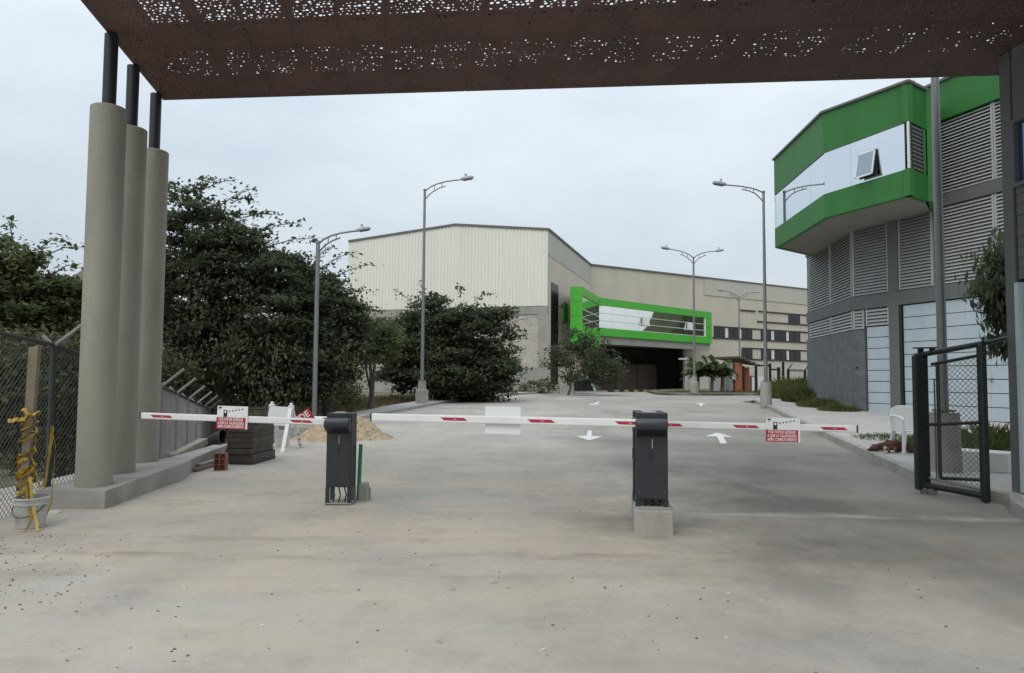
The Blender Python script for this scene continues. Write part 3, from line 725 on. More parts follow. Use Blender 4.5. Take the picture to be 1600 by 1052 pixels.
def cabinet(root, xc, yf, zb, w, dep, h, feet, tilt=0.0):
    y0, y1 = yf, yf + dep
    z0 = zb + feet; z1 = zb + feet + h
    c = MB().box((xc, (y0 + y1) / 2, (z0 + z1) / 2), (w, dep, h)).build('cabinet', MT['cab'], root, bevel=0.008)
    MB().box((xc, yf - 0.003, (z0 + z1) / 2 - .05), (w - .03, 0.006, h - .14)).build('front_panel', MT['cab'], c)
    MB().box((xc - .005, yf - 0.008, z0 + h * .50), (0.038, 0.008, 0.085)).build('lock', MT['hub'], c)
    MB().tube([(xc + .006, yf - .012, z0 + h * .70), (xc + .001, yf - .016, z0 + h * .65), (xc + .004, yf - .012, z0 + h * .59)], 0.0032, 6).build('key_tag', MT['signgrey'], c)
    for s in (-1, 1):
        MB().box((xc + s * (w / 2 + .003), yf + dep * .6, z0 + h * .47), (0.008, 0.06, 0.12)).build('hinge', MT['hub'], c)
    for sx in (-1, 1):
        for zz_ in (.08, .92): MB().tube([(xc + sx * (w / 2 - .028), yf - .008, z0 + (h - .14) * zz_ + .02), (xc + sx * (w / 2 - .028), yf - .001, z0 + (h - .14) * zz_ + .02)], .006, 6).build('bolt', MT['galv'], c)
    MB().box((xc, yf - .0065, z0 + h * .30), (w - .06, .002, .004)).build('panel_seam', MT['hub'], c)
    MB().box((xc - .02, yf + dep * .5, z1 + .006), (w * .45, 0.10, 0.008)).build('top_label', MT['signgrey'], c)
    # hub housing on the front, rounded like a motorcycle tank
    hb = MB()
    hz = z1 - 0.125
    sec = [(0.0, .075), (0.075, .072), (0.125, .052), (0.145, .01), (0.140, -.035), (0.10, -.07), (0.0, -.115)]
    hw = w * .505
    n = len(sec)
    rows = []
    for x, k in ((-hw, .80), (-hw * .93, .96), (-hw * .6, 1.0), (hw * .6, 1.0), (hw * .93, .96), (hw, .80)):
        rows.append([(xc - .008 + x, yf - .004 - p * k, hz + q * k) for p, q in sec])
    hb.add([p for r in rows for p in r], [(i * n + j, (i + 1) * n + j, (i + 1) * n + j + 1, i * n + j + 1) for i in range(5) for j in range(n - 1)] + [tuple(range(n)), tuple(range(5 * n + n - 1, 5 * n - 1, -1))])
    hb.build('hub_cover', MT['hub'], root, smooth=True)
    # splayed feet under the lifted cover
    for sx in (-1, 1):
        for sy in (0, 1):
            f = MB().box((xc + sx * (w / 2 - .02), yf + .02 + sy * (dep - .04), zb + feet / 2), (0.05, 0.008, feet)).box((xc + sx * (w / 2 - .002), yf + .045 + sy * (dep - .09), zb + feet / 2), (0.006, 0.05, feet))
            f.build('foot_bracket', MT['galv'] if sy else MT['cab'], root)
    MB().box((xc, yf + dep / 2, zb + .006), (w * 1.1, dep * 1.05, 0.012)).build('base_plate', MT['concrete'], root)
    for k in range(3):
        x = xc - .08 + .07 * k
        MB().tube([(x, yf + .08, zb + .01), (x + .03, yf + .05, zb + feet * .5), (x - .01, yf + .09, zb + feet * 1.1)], 0.008, 6).build('cable', MT['cable'], root)

def boom(root, a, b, strips, cap_at_b=True, hgt=0.092, th=0.045):
    u = (b - a); L = u.length; m = frame(a, u if u.x > 0 else -u)
    sgn = 1 if u.x > 0 else -1
    arm = lbox(MB(), m, (sgn * L / 2, 0, 0), (L, hgt, th)).build('boom_arm', MT['white'], root, bevel=0.012)
    lbox(MB(), m, (sgn * (L + .006), 0, 0), (0.014, hgt * 1.05, th * 1.05)).build('end_cap', MT['hub'], arm, bevel=0.004)
    for s in strips:
        hw, hh, k = 0.125, hgt * .19, hgt * .25
        mb = MB(); zz = th / 2
        p = [(-hw - k, hh), (hw - k, hh), (hw + k, -hh), (-hw + k, -hh)]
        mb.add([m @ Vector((sgn * s + x, y, zz - .001)) for x, y in p] + [m @ Vector((sgn * s + x, y, zz + .002)) for x, y in p], [(3, 2, 1, 0), (4, 5, 6, 7), (0, 1, 5, 4), (1, 2, 6, 5), (2, 3, 7, 6), (3, 0, 4, 7)])
        st = mb.build('reflector_strip', MT['red'], arm)
        lbox(MB(), m, (sgn * s + .01, 0, zz + .0026), (0.03, hh * .35, 0.001)).build('strip_mark', MT['signgrey'], arm)
    return m, sgn, L
def along(a, b, px, py):
    """distance from a of the point of segment a-b that is seen at column px"""
    lo, hi = 0.0, 1.0
    def col(t):
        p = a + (b - a) * t - EYE
        return 800 + FPX * p.dot(_R) / p.dot(_F)
    s = 1 if col(1) > col(0) else -1
    for _ in range(40):
        mid = (lo + hi) / 2
        if (col(mid) - px) * s < 0: lo = mid
        else: hi = mid
    return (b - a).length * (lo + hi) / 2

def spin(root, deg):
    """turn a thing about its base; returns a function taking a final world point to the unturned build frame"""
    root.rotation_euler[2] = math.radians(deg); Ri = Matrix.Rotation(-math.radians(deg), 3, 'Z'); o = Vector(root.location)
    return lambda p: Ri @ (Vector(p) - o) + o
# left gate
xa, xb = P(510, 700, 9.0).x, P(549, 700, 9.0).x
zb = gz(0, 9.0) + .012
bl = thing('barrier_gate', 'boom barrier with its dark cabinet beside the green pipe, arm reaching left past the sign', 'barrier', ((xa + xb) / 2, 9.15, zb), 'boom barriers across the entrance')
ztop = P(530, 646, 9.0).z
cabinet(bl, (xa + xb) / 2, 9.0, zb, xb - xa, 0.30, ztop - zb - 0.20, 0.20)
a, b = P(516, 660, 8.92), P(221, 649.5, 9.15)
m, sg, L = boom(bl, a, b, [along(a, b, px, 650) for px in (472, 254)], hgt=.078)
sp = along(a, b, 365, 655); W = 0.385
mm = m @ Matrix.Translation((sg * sp - W / 2, 0.155, 0.034))
barrier_sign(bl, mm, W, 0.275)
# middle gate: front cabinet on the concrete block
xa, xb = P(998, 700, 7.62).x, P(1047, 700, 7.62).x
xm = (xa + xb) / 2
pl_top = 0.245
q0, q1 = P(991, 830, 7.49).x, P(1053, 830, 7.49).x
blk = MB().box(((q0 + q1) / 2 + .06, 7.93, pl_top / 2 - .02), (q1 - q0, .86, pl_top + .04), math.radians(-8))
tag(blk.build('concrete_block', MT['kerb'], bevel=0.018), 'concrete block on the road carrying the two back to back barrier cabinets', 'concrete block')
bm_ = thing('barrier_gate', 'boom barrier on the concrete block with the blank white panel on its arm', 'barrier', (xm, 7.8, pl_top), 'boom barriers across the entrance')
zt = P(1022, 645.5, 7.62).z
ub = spin(bm_, -8)
cabinet(bm_, xm, 7.62, pl_top, xb - xa, 0.30, zt - pl_top - 0.085, 0.085)
a, b = P(1004, 661.5, 7.57), P(581, 652, 7.95)
ss = [along(a, b, px, 650) for px in (983, 846, 710)]; sp = along(a, b, 785, 655)
m, sg, L = boom(bm_, ub(a), ub(b), ss, hgt=.082)
lbox(MB(), m @ Matrix.Translation((sg * sp, -0.003, -0.03)), (0, 0, 0), (0.375, 0.285, 0.006)).build('sign_back', MT['signwhite'], bm_)
# right gate: cabinet behind
br_ = thing('barrier_gate', 'boom barrier standing behind another cabinet on the concrete block, its arm reaching right', 'barrier', (xm + .07, 8.1, pl_top), 'boom barriers across the entrance')
ub = spin(br_, -8)
cabinet(br_, xm + .022, 7.98, pl_top, xb - xa, 0.30, zt - pl_top - 0.085, 0.085)
a, b = P(1035, 663.5, 8.22), P(1338, 670.5, 8.05)
ss = [along(a, b, px, 660) for px in (1046, 1165, 1302)]; sp = along(a, b, 1222, 665); W = 0.36
m, sg, L = boom(br_, ub(a), ub(b), ss, hgt=.078)
barrier_sign(br_, m @ Matrix.Translation((sg * sp - W / 2, 0.105, 0.034)), W, 0.262)

# green pipe and the broken block beside the left cabinet
p = P(561, 770, 9.35)
tag(MB().tube([(p.x - .01, 9.35, 0.0), (p.x + .012, 9.35, 0.72)], 0.024, 10).build('green_pipe', MT['pipe'], smooth=True), 'upright green plastic pipe stub beside the left barrier cabinet', 'pipe')
p = P(563, 770, 9.2)
tag(MB().box((p.x, 9.42, 0.11), (0.12, 0.20, 0.24), 0.15).box((p.x + .07, 9.34, 0.09), (0.035, 0.10, 0.19), -.2).build('small_concrete_block', MT['concrete'], bevel=0.008), 'small rough concrete block at the foot of the green pipe', 'concrete block')

# ------------------------------------------------------------------ left fence with barbed wire arms
def fence_pt(d):
    if d < 9: return Vector((-5.55 + (9 - d) * 0.07, d))
    if d <= 24: return Vector((-5.58 - (d - 9) * 0.03 if d < 11.5 else -(1.73 + .328 * d), d))
    return Vector((-9.602 + (d - 24) * .12, d))
lf = thing('chain_link_fence', 'chain link fence with slanted Y arm posts running downhill behind the columns', 'fence', (-5.5, 9, 0))
fp = [fence_pt(d) for d in (4.6, 6.8, 9.0, 11.9, 13.9, 15.9, 17.9, 19.9, 21.9, 23.9, 26.0, 28.2)]
ftop = [2.25, 2.08, 1.93, 1.40, 1.25, 1.08, .92, .77, .62, .50, .42, .36]
fbot = [0.0, 0.0, 0.0, -.25, -.45, -.6, -.75, -.9, -1.0, -1.05, -1.0, -.9]
def wire_panel(p, q, b0, t0, b1, t1, pitch, rad, nm, m, parent):
    """woven wire: two families of zigzag strands as thin three sided rods"""
    mb = MB(); L = (q - p).length; Hh = (t0 - b0 + t1 - b1) / 2
    n = int((L + Hh) / pitch)
    def pt(s, h):
        t = s / L; zb_ = b0 + (b1 - b0) * t; zt_ = t0 + (t1 - t0) * t
        xy = p + (q - p) * t
        return Vector((xy.x, xy.y, zb_ + (zt_ - zb_) * h / Hh))
    nrm = Vector((-(q - p).y, (q - p).x, 0)).normalized() * rad
    for fam in (0, 1):
        for k in range(-int(Hh / pitch) - 1, int(L / pitch) + 2):
            s0 = k * pitch
            # strand from (s0,0) to (s0+Hh,Hh), clipped to the panel
            e0, e1 = max(0.0, s0), min(L, s0 + Hh)
            if e1 - e0 < 0.02: continue
            h0, h1 = e0 - s0, e1 - s0
            if fam: h0, h1 = Hh - h0, Hh - h1
            mb.tube([pt(e0, h0) + nrm * (1 if fam else -1), pt(e1, h1) + nrm * (1 if fam else -1)], rad, 3, False)
    return mb.build(nm, m, parent)
for i, (p, t, b) in enumerate(zip(fp, ftop, fbot)):
    pm = 'fpost' if i < 3 else 'fpostl'
    pr = 0.035
    po = MB().tube([(p.x, p.y, b - .1), (p.x, p.y, t)], pr, 8).build('post', MT[pm], lf, smooth=True)
    k = 1.0
    MB().tube([(p.x, p.y, t - .02), (p.x + .34 * k, p.y + .05, t + .27)], 0.026, 6).build('slanted_arm', MT['fpostl'], po)
    MB().tube([(p.x, p.y, t - .02), (p.x - .12 * k, p.y - .03, t + .11)], 0.026, 6).build('slanted_arm', MT['fpostl'], po)
for i in range(len(fp) - 1):
    p, q = fp[i], fp[i + 1]
    MB().tube([(p.x, p.y, ftop[i]), (q.x, q.y, ftop[i + 1])], 0.024, 6).build('top_rail', MT['fpost'], lf)
    wire_panel(p, q, fbot[i], ftop[i], fbot[i + 1], ftop[i + 1], 0.075 if i < 3 else 0.065, 0.0034 if i < 3 else 0.0038, 'wire_mesh', MT['wire'] if i < 3 else MT['wirelight'], lf)

# ------------------------------------------------------------------ bucket, stake and tape
bx_ = G(31, 829); bc = Vector((bx_.x, bx_.y + .16, 0.0))
bk = thing('bucket', 'dirty white plastic bucket filled with concrete holding a wooden stake', 'bucket', (bc.x, bc.y, 0))
MB().lathe((bc.x, bc.y, 0), [(0, 0.004), (0.128, 0.004), (0.132, 0.02), (0.155, 0.30), (0.15, 0.302), (0.146, 0.27), (0, 0.27)], 24).build('body', MT['bucket'], bk, smooth=True)
MB().lathe((bc.x, bc.y, 0), [(0.152, 0.235), (0.166, 0.235), (0.168, 0.25), (0.152, 0.255)], 24).build('rim', MT['bucket'], bk, smooth=True)
MB().lathe((bc.x, bc.y, 0), [(0.155, 0.285), (0.166, 0.29), (0.166, 0.305), (0.152, 0.308)], 24).build('rim', MT['bucket'], bk, smooth=True)
MB().tube([(bc.x + .16 * math.cos(t), bc.y - .17 * math.sin(t), 0.25 - .13 * math.sin(t)) for t in [math.pi * i / 12 for i in range(13)]], 0.005, 6).build('handle', MT['cable'], bk)
MB().lathe((bc.x, bc.y, 0), [(0.145, 0.255), (0.1, 0.275), (0, 0.285)], 16).build('concrete_fill', MT['concrete'], bk)
st_t = P(57, 541, bc.y + .02); st_b = P(37, 785, bc.y)
stake = MB(); stake.hexa([(st_b.x - .04, bc.y - .03, .2), (st_b.x + .04, bc.y - .03, .2), (st_b.x + .04, bc.y + .03, .2), (st_b.x - .04, bc.y + .03, .2), (st_t.x - .05, bc.y - .03, st_t.z - .02), (st_t.x + .05, bc.y - .03, st_t.z + .01), (st_t.x + .05, bc.y + .03, st_t.z + .01), (st_t.x - .05, bc.y + .03, st_t.z - .02)])
tag(stake.build('wooden_stake', MT['wood'], bevel=0.004), 'weathered square wooden stake rising out of the white bucket', 'stake')
# tape wound around the stake: crumpled helical ribbons plus loose tails
def ribbon(mb, pts, w, rng, twist=0.6):
    L_, R_ = [], []
    pts = [Vector(p) for p in pts]
    an = rng.uniform(0, 6)
    for i, p in enumerate(pts):
        t = (pts[min(i + 1, len(pts) - 1)] - pts[max(i - 1, 0)]).normalized()
        ref = Vector((0, -1, 0)) if abs(t.y) < .9 else Vector((1, 0, 0))
        s = t.cross(ref).normalized(); n_ = s.cross(t)
        an += rng.uniform(-twist, twist)
        d = (s * math.cos(an * .4) + n_ * math.sin(an * .4)) * w / 2
        L_.append(p - d); R_.append(p + d)
    n = len(pts)
    mb.add(L_ + R_, [(i, i + 1, n + i + 1, n + i) for i in range(n - 1)])
tr = random.Random(3)
tp = thing('caution_tape', 'crumpled yellow caution tape wound round the wooden stake and trailing to the ground', 'tape', (st_b.x, bc.y, 0.3))
ax = lambda z: st_b.x + (st_t.x - st_b.x) * (z - st_b.z) / (st_t.z - st_b.z)
m = MB()
for k in range(8):
    z0 = tr.uniform(.38, 1.15); pts = []
    for i in range(22):
        an = i * .55 + k; z = z0 + (i / 22 - .5) * tr.uniform(.2, .5)
        z = min(max(z, .32), 1.30); r = tr.uniform(.058, .085)
        pts.append((ax(z) + r * math.cos(an), bc.y + r * math.sin(an) * .9, z))
    ribbon(m, pts, .036, tr, .8)
m.build('windings', MT['tape'], tp)
ty = bc.y - .06
def tail(pxs, w, y0, y1):
    pts = []
    n = len(pxs)
    for i, (px, py) in enumerate(pxs):
        pts.append(P(px, py, y0 + (y1 - y0) * i / (n - 1)))
    sm = []
    for a_, b_ in zip(pts, pts[1:]):
        for k in range(4): sm.append(a_ + (b_ - a_) * k / 4 + Vector((tr.uniform(-.006, .006), 0, tr.uniform(-.006, .006))))
    sm.append(pts[-1])
    mm_ = MB(); ribbon(mm_, sm, w, tr, .25); mm_.build('loose_tail', MT['tape'], tp)
tail([(40, 655), (27, 656), (12, 658)], .05, ty, ty - .1)
tail([(46, 700), (54, 730), (60, 755), (66, 765), (73, 745), (77, 710), (80, 690), (82, 666)], .045, ty, ty + .6)
tail([(82, 664), (86, 695), (83, 745), (80, 785), (72, 806), (58, 812)], .042, ty + .6, ty + .1)
tail([(40, 760), (44, 785), (50, 806), (46, 820), (38, 830), (14, 834)], .04, ty - .02, ty - .22)
tail([(46, 745), (52, 790), (57, 815), (59, 830)], .03, ty, ty - .18)
p = G(73, 802); tag(MB().box((p.x, p.y, .012), (.28, .14, .018), .2).build('scrap_board', MT['paper']), 'flat pale scrap of board on the ground beside the bucket', 'scrap')

# ------------------------------------------------------------------ things along the plinth
def ptop(px, py, d): return P(px, py, d)
rl = random.Random(21)
for (xa_, ya_, da, xb_, yb_, db, w, h, lab) in (
        (268, 716, 12.0, 318, 690, 13.6, .15, .12, 'thick grey squared timber lying slanted on the plinth'),
        (258, 708, 12.3, 300, 706, 13.0, .16, .03, 'short grey plank under the slanted timber on the plinth'),
        (262, 723, 11.9, 280, 716, 12.3, .12, .09, 'stubby wood offcut at the near end of the plinth pile')):
    a, b = P(xa_, ya_, da), P(xb_, yb_, db); m = frame((a + b) / 2, b - a)
    lb = lbox(MB(), m, (0, 0, 0), ((b - a).length, h, w))
    tag(lb.build('timber', MT['woodgrey'], bevel=.006), lab, 'timber')
for (xa_, ya_, xb_, yb_, w, h, lz, lab) in (
        (303, 738, 372, 718, .09, .045, .0, 'dark plank lying on the concrete in front of the hollow brick'),
        (308, 735, 374, 716, .10, .04, .048, 'pale plank lying on top of another below the plinth')):
    a, b = G(xa_, ya_), G(xb_, yb_); a.z = gz(a.x, a.y) + h / 2 + lz + .006; b.z = gz(b.x, b.y) + h / 2 + lz + .006
    lb = lbox(MB(), frame((a + b) / 2, b - a), (0, 0, 0), ((b - a).length, h, w))
    tag(lb.build('plank', MT['wood'] if lz == 0 else MT['woodgrey'], bevel=.004), lab, 'plank')
# hollow brick standing on end
bp_ = G(342, 736); cx, cy = bp_.x, bp_.y + .02
hb = MB(); bw, bh_, bd = .185, .27, .11; t = .012
z0 = gz(cx, cy) + .003
cols, rows = 2, 3
for i in range(cols + 1): hb.box((cx - bw / 2 + (bw - t) * i / cols + t / 2, cy + bd / 2, z0 + bh_ / 2), (t, bd, bh_))
for j in range(rows + 1): hb.box((cx, cy + bd / 2 + .001, z0 + (bh_ - t) * j / rows + t / 2), (bw - .004, bd - .004, t - .001))
hb.box((cx, cy + bd * .7, z0 + bh_ / 2), (bw - .006, .01, bh_ - .006))
tag(hb.build('hollow_brick', MT['clay']), 'red hollow clay brick standing on end against the planks', 'brick')
# overturned black tub and dark plastic on the kerb
tubp = P(333, 692, 13.9)
tag(MB().lathe((0, 0, 0), [(0, .0), (.14, .0), (.21, .34), (.225, .345), (.225, .36), (.2, .36), (.13, .02), (0, .02)], 20).build('black_tub', MT['tarp'], smooth=True, loc=(0, 0, 0)), 'overturned black tub leaning on the kerb behind the timber', 'tub')
o = bpy.context.scene.objects['black_tub']; o.location = (tubp.x - .12, tubp.y, tubp.z - .05); o.rotation_euler = (math.radians(20), math.radians(72), 0.3)
tg = MB(); c = P(358, 690, 14.1)
vs = []; nn, kk = 12, 8
for i in range(kk):
    for j in range(nn):
        r = .34 * (1 - i / (kk - 1)); an = 2 * math.pi * j / nn
        vs.append((c.x + r * math.cos(an) * 1.15, c.y + r * math.sin(an) * .8, c.z - .10 + .26 * math.sin(i / (kk - 1) * 1.5) + rl.uniform(-.03, .03)))
tg.add(vs, [(i * nn + j, i * nn + (j + 1) % nn, (i + 1) * nn + (j + 1) % nn, (i + 1) * nn + j) for i in range(kk - 1) for j in range(nn)])
tag(tg.build('plastic_sheet', MT['tarp']), 'crumpled heap of black plastic sheet on the kerb by the steel forms', 'plastic sheet')
# stack of black steel forms: every form is a shallow tray
f0 = G(402, 727); ang = math.radians(14)
zz = gz(f0.x, f0.y) + .01
hs = [.17, .09, .10, .08, .09, .10]
labs = ['bottom steel form of the black stack beside the white barricade', 'second steel form from the bottom of the black stack', 'third steel form from the bottom of the black stack', 'fourth steel form from the bottom of the black stack', 'fifth steel form, just below the top one of the black stack', 'topmost open steel form of the black stack beside the white barricade']
ccx, ccy = -4.50, 12.88
for k, h in enumerate(hs):
    W_, D_ = .43 + rl.uniform(-.02, .02), .90 + rl.uniform(-.03, .03)
    rz = math.radians(-3) + rl.uniform(-.05, .05)
    c = Vector((ccx + rl.uniform(-.03, .03), ccy + rl.uniform(-.03, .03), zz + h / 2))
    R = Matrix.Rotation(rz, 4, 'Z'); base = Matrix.Translation(c) @ R
    r = thing('steel_form', labs[k], 'steel form', (c.x, c.y, zz), 'black steel forms stacked by the plinth')
    tt = .012
    hh = h - .004
    lbox(MB(), base, (0, 0, -hh / 2 + tt / 2), (W_, D_, tt)).build('base_sheet', MT['form'], r)
    for sx in (-1, 1):
        lbox(MB(), base, (sx * (W_ / 2 - tt / 2), 0, tt / 2), (tt, D_, hh - tt)).build('side_flange', MT['form'], r)
        lbox(MB(), base, (0, sx * (D_ / 2 - tt / 2), tt / 2), (W_ - 2 * tt - .002, tt, hh - tt)).build('end_flange', MT['form'], r)
        lbox(MB(), base, (sx * (W_ / 2 + .006), 0, -hh * .28), (.012, D_ * 1.01, .022)).build('rim', MT['form'], r)
        lbox(MB(), base, (0, sx * (D_ / 2 + .006), -hh * .28), (W_ * 1.01, .012, .022)).build('rim', MT['form'], r)
    for q in (-.17, .17):
        lbox(MB(), base, (q * W_ * 1.2, 0, hh * .1), (.02, D_ - .03, hh * .7)).build('stiffener', MT['form'], r)
    zz += h
# A frame barricade, white plastic
fb = thing('barricade', 'folding white plastic A frame barricade standing behind the steel forms', 'barricade', (P(440, 700, 14.6).x, 14.8, gz(-4.5, 14.8)), None)
gzb = gz(-4.5, 14.6)
lt, rt = P(425, 634, 15.0), P(455, 636, 14.8)
feet = dict(fl=P(414, 706, 14.9), fr_=P(441, 713.5, 14.2), bl=P(437, 704, 15.6), br=P(470, 706, 15.0))
def leg(a, b, w=.075):
    MB().add(*(lambda v: (v, [(0, 3, 2, 1), (4, 5, 6, 7), (0, 1, 5, 4), (1, 2, 6, 5), (2, 3, 7, 6), (3, 0, 4, 7)]))([a + Vector(q) for q in ((-w / 2, -.02, 0), (w / 2, -.02, 0), (w / 2, .02, 0), (-w / 2, .02, 0))] + [b + Vector(q) for q in ((-w / 2, -.02, 0), (w / 2, -.02, 0), (w / 2, .02, 0), (-w / 2, .02, 0))])).build('leg', MT['plaster'], fb, bevel=.006)
for f_, t_, dy in (('fl', lt, -.03), ('fr_', rt, -.03), ('bl', lt, .03), ('br', rt, .03)):
    q = feet[f_]; leg(Vector((q.x, q.y, gz(q.x, q.y))), t_ + Vector((0, dy, 0)))
for t_ in (lt, rt):
    MB().box((t_.x, t_.y, t_.z - .005), (.10, .12, .07)).build('hinge_knob', MT['plaster'], fb, bevel=.01)
    MB().box((t_.x, t_.y, t_.z + .05), (.055, .07, .06)).build('hinge_knob', MT['plaster'], fb, bevel=.012)
def panel(pts, t, nm, mm):
    n_ = (Vector(pts[1]) - Vector(pts[0])).cross(Vector(pts[3]) - Vector(pts[0])).normalized() * t
    MB().hexa([Vector(p) for p in pts] + [Vector(p) + n_ for p in pts]).build(nm, MT[mm], fb)
dfr = lambda px, py, d: P(px, py, d)
panel([dfr(417, 664, 14.85), dfr(457, 667, 14.6), dfr(458, 637, 14.78), dfr(423, 635, 14.98)], .02, 'board', 'signgrey')
panel([dfr(431, 696, 15.3), dfr(452, 697, 15.2), dfr(453, 676, 15.1), dfr(429, 673, 15.2)], .02, 'board', 'plaster')
panel([dfr(424, 676, 15.12), dfr(462, 679, 14.92), dfr(462, 674, 14.92), dfr(424, 671, 15.12)], .02, 'cross_rail', 'plaster')
for k in range(3):
    p = P(467 + k, 679 + 8 * k, 14.85); MB().box(p, (.03, .05, .02)).build('socket', MT['hub'], fb)

# sand pile
sp_ = MB(); c1 = Vector((-3.95, 17.1)); nn = 44
vs = []
srs = np.random.RandomState(4)
def bumpy(x, y): return .05 * math.sin(x * 7 + 2 * math.sin(y * 5)) + .035 * math.sin(x * 13 + y * 11) + .02 * math.sin(x * 29 - y * 23)
for j in range(nn):
    for i in range(nn):
        x = -5.6 + 3.2 * i / (nn - 1); y = 15.5 + 3.6 * j / (nn - 1)
        h = 0
        for (hx, hy, hh, rx, ry) in ((-4.15, 16.9, .40, .82, .95), (-3.45, 17.2, .46, .55, .85), (-3.8, 17.6, .56, .66, .8), (-4.5, 17.2, .24, .6, .8), (-3.05, 17.0, .15, .38, .6)):
            r = math.hypot((x - hx) / rx, (y - hy) / ry); h = max(h, hh * max(0, 1 - r ** 1.25))
        z = h * (1 + bumpy(x, y) * 1.6) + (srs.uniform(-.012, .012) if h > .02 else 0) - .01
        vs.append((x, y, gz(x, y) + z))
sp_.add(vs, [(j * nn + i, j * nn + i + 1, (j + 1) * nn + i + 1, (j + 1) * nn + i) for j in range(nn - 1) for i in range(nn - 1) if max(vs[k][2] - gz(vs[k][0], vs[k][1]) for k in (j * nn + i, j * nn + i + 1, (j + 1) * nn + i + 1, (j + 1) * nn + i)) > 0.0])
tag(sp_.build('sand_pile', MT['sand'], smooth=False), 'heap of tan sand on the road behind the left barrier cabinet', 'sand pile')
cm = MB(); cr_ = random.Random(6)
for _ in range(420):
    an = cr_.uniform(0, 6.28); rr_ = cr_.uniform(.2, 1.0)
    x, y = -3.8 + 1.15 * rr_ * math.cos(an), 17.1 + 1.15 * rr_ * math.sin(an)
    h = 0
    for (hx, hy, hh, rx, ry) in ((-4.15, 16.9, .40, .82, .95), (-3.45, 17.2, .46, .55, .85), (-3.8, 17.6, .56, .66, .8), (-4.5, 17.2, .24, .6, .8), (-3.05, 17.0, .15, .38, .6)):
        h = max(h, hh * max(0, 1 - math.hypot((x - hx) / rx, (y - hy) / ry) ** 1.25))
    s = cr_.uniform(.008, .03) * (1 if h > .03 else .6); z = gz(x, y) + h * (1 + bumpy(x, y) * 1.6); n = 5; a0 = cr_.uniform(0, 6)
    cm.add([(x + s * cr_.uniform(.7, 1.2) * math.cos(a0 + 6.283 * i / n), y + s * cr_.uniform(.7, 1.2) * math.sin(a0 + 6.283 * i / n), z - .012) for i in range(n)] + [(x, y, z + s * .8)], [(i, (i + 1) % n, n) for i in range(n)])
tag(cm.build('sand_clods', MT['sand']), kind='stuff')
# red sign board leaning behind the sand
m = frame(P(474, 651, 17.3), (1, .15, 0)) @ Matrix.Rotation(math.radians(33), 4, 'Z')
rb = thing('red_sign', 'tilted red sign with white letters IDE leaning behind the barricade', 'sign', tuple(P(474, 656, 17.3)))
lbox(MB(), m, (-.05, -.10, 0), (.50, .42, .012)).build('board', MT['red'], rb)
place('lettering', text_mesh('IDE', .20, MT['signwhite'], 1.0, .02), m @ Matrix.Translation((.0, .0, .008)), rb)
mo = MB(); c = P(492, 664, 17.0)
for k in range(6): ribbon(mo, [c + Vector((-.3 + .1 * i, rl.uniform(-.1, .1), .04 * math.sin(i * 1.3 + k) - .02 * k + .12)) for i in range(8)], .05, rl, .5)
tag(mo.build('orange_netting', MT['orange']), 'scrap of orange safety netting half buried in the sand', 'netting')
cpos = P(470, 668, 17.0)
tag(MB().box((cpos.x, cpos.y, cpos.z - .2), (.55, .4, .5), .3).build('grey_rubble', MT['concrete'], bevel=.05), 'grey broken concrete lump between the barricade and the sand', 'rubble')
cpos = P(494, 651, 17.9)
tag(MB().box((cpos.x, cpos.y, cpos.z - .06), (.5, .3, .12), -.2).build('white_sack', MT['plaster'], bevel=.04), 'white sack on the far side of the sand pile', 'sack')

# ------------------------------------------------------------------ sliding gate end at the right
gt = thing('sliding_gate', 'black steel sliding gate leaf with chain link standing on the right kerb', 'gate', (P(1490, 780, 9.8).x, 9.8, 0.05))
gl, gr = P(1442, 770, 10.15), P(1540, 782, 9.45)
gl = Vector((gl.x, gl.y)); gr = Vector((gr.x, gr.y))
def gp(t, z): 
    q = gl + (gr - gl) * t; return Vector((q.x, q.y, z))
zt0 = P(1437, 556, 10.15).z; zt1 = P(1540, 537, 9.45).z
zb0, zb1 = 0.02, 0.02
ud = (gr - gl).normalized()
MB().box((gl.x, gl.y, (zt0 + .06) / 2 + .02), (.19, .09, zt0 - .08), math.atan2(ud.y, ud.x) * 0).build('wide_post', MT['gate'], gt, bevel=.02)
MB().box((gr.x, gr.y, (zt1 + .0) / 2 + .02), (.085, .10, zt1 - .04), 0).build('end_post', MT['gate'], gt, bevel=.02)
MB().tube([gp(-.08, zt0 + .0), gp(1.03, zt1 + .0)], .036, 10).build('top_rail', MT['gate'], gt, smooth=True)
MB().tube([gp(-.06, .16), gp(1.0, .12)], .04, 10).build('bottom_rail', MT['gate'], gt, smooth=True)
MB().tube([gp(.02, P(1437, 664, 10.15).z), gp(.97, P(1530, 660, 9.5).z)], .022, 8).build('mid_rail', MT['gate'], gt, smooth=True)
i0, i1 = .30, .95
it0, it1 = P(1466, 566, 10.0).z, P(1532, 556, 9.5).z
ib0, ib1 = P(1468, 746, 10.0).z, P(1532, 750, 9.5).z
MB().tube([gp(i0, ib0), gp(i0, it0)], .024, 8).build('inner_stile', MT['gate'], gt)
MB().tube([gp(.2, it0 - .03), gp(i1, it1)], .022, 8).build('inner_rail', MT['gate'], gt)
MB().tube([gp(i0, ib0), gp(i1, ib1)], .022, 8).build('inner_rail', MT['gate'], gt)
MB().tube([gp(.12, .26), gp(i1, .20)], .018, 8).build('lower_bar', MT['galv'], gt)
MB().tube([gp(.24, .25), gp(.24, 1.6)], .012, 6).build('inner_stile', MT['wire'], gt)
a_, b_ = gl + (gr - gl) * .26, gl + (gr - gl) * .95
wire_panel(a_, b_, .26, it0, .22, it1, .068, .0036, 'wire_mesh', MT['wire'], gt)
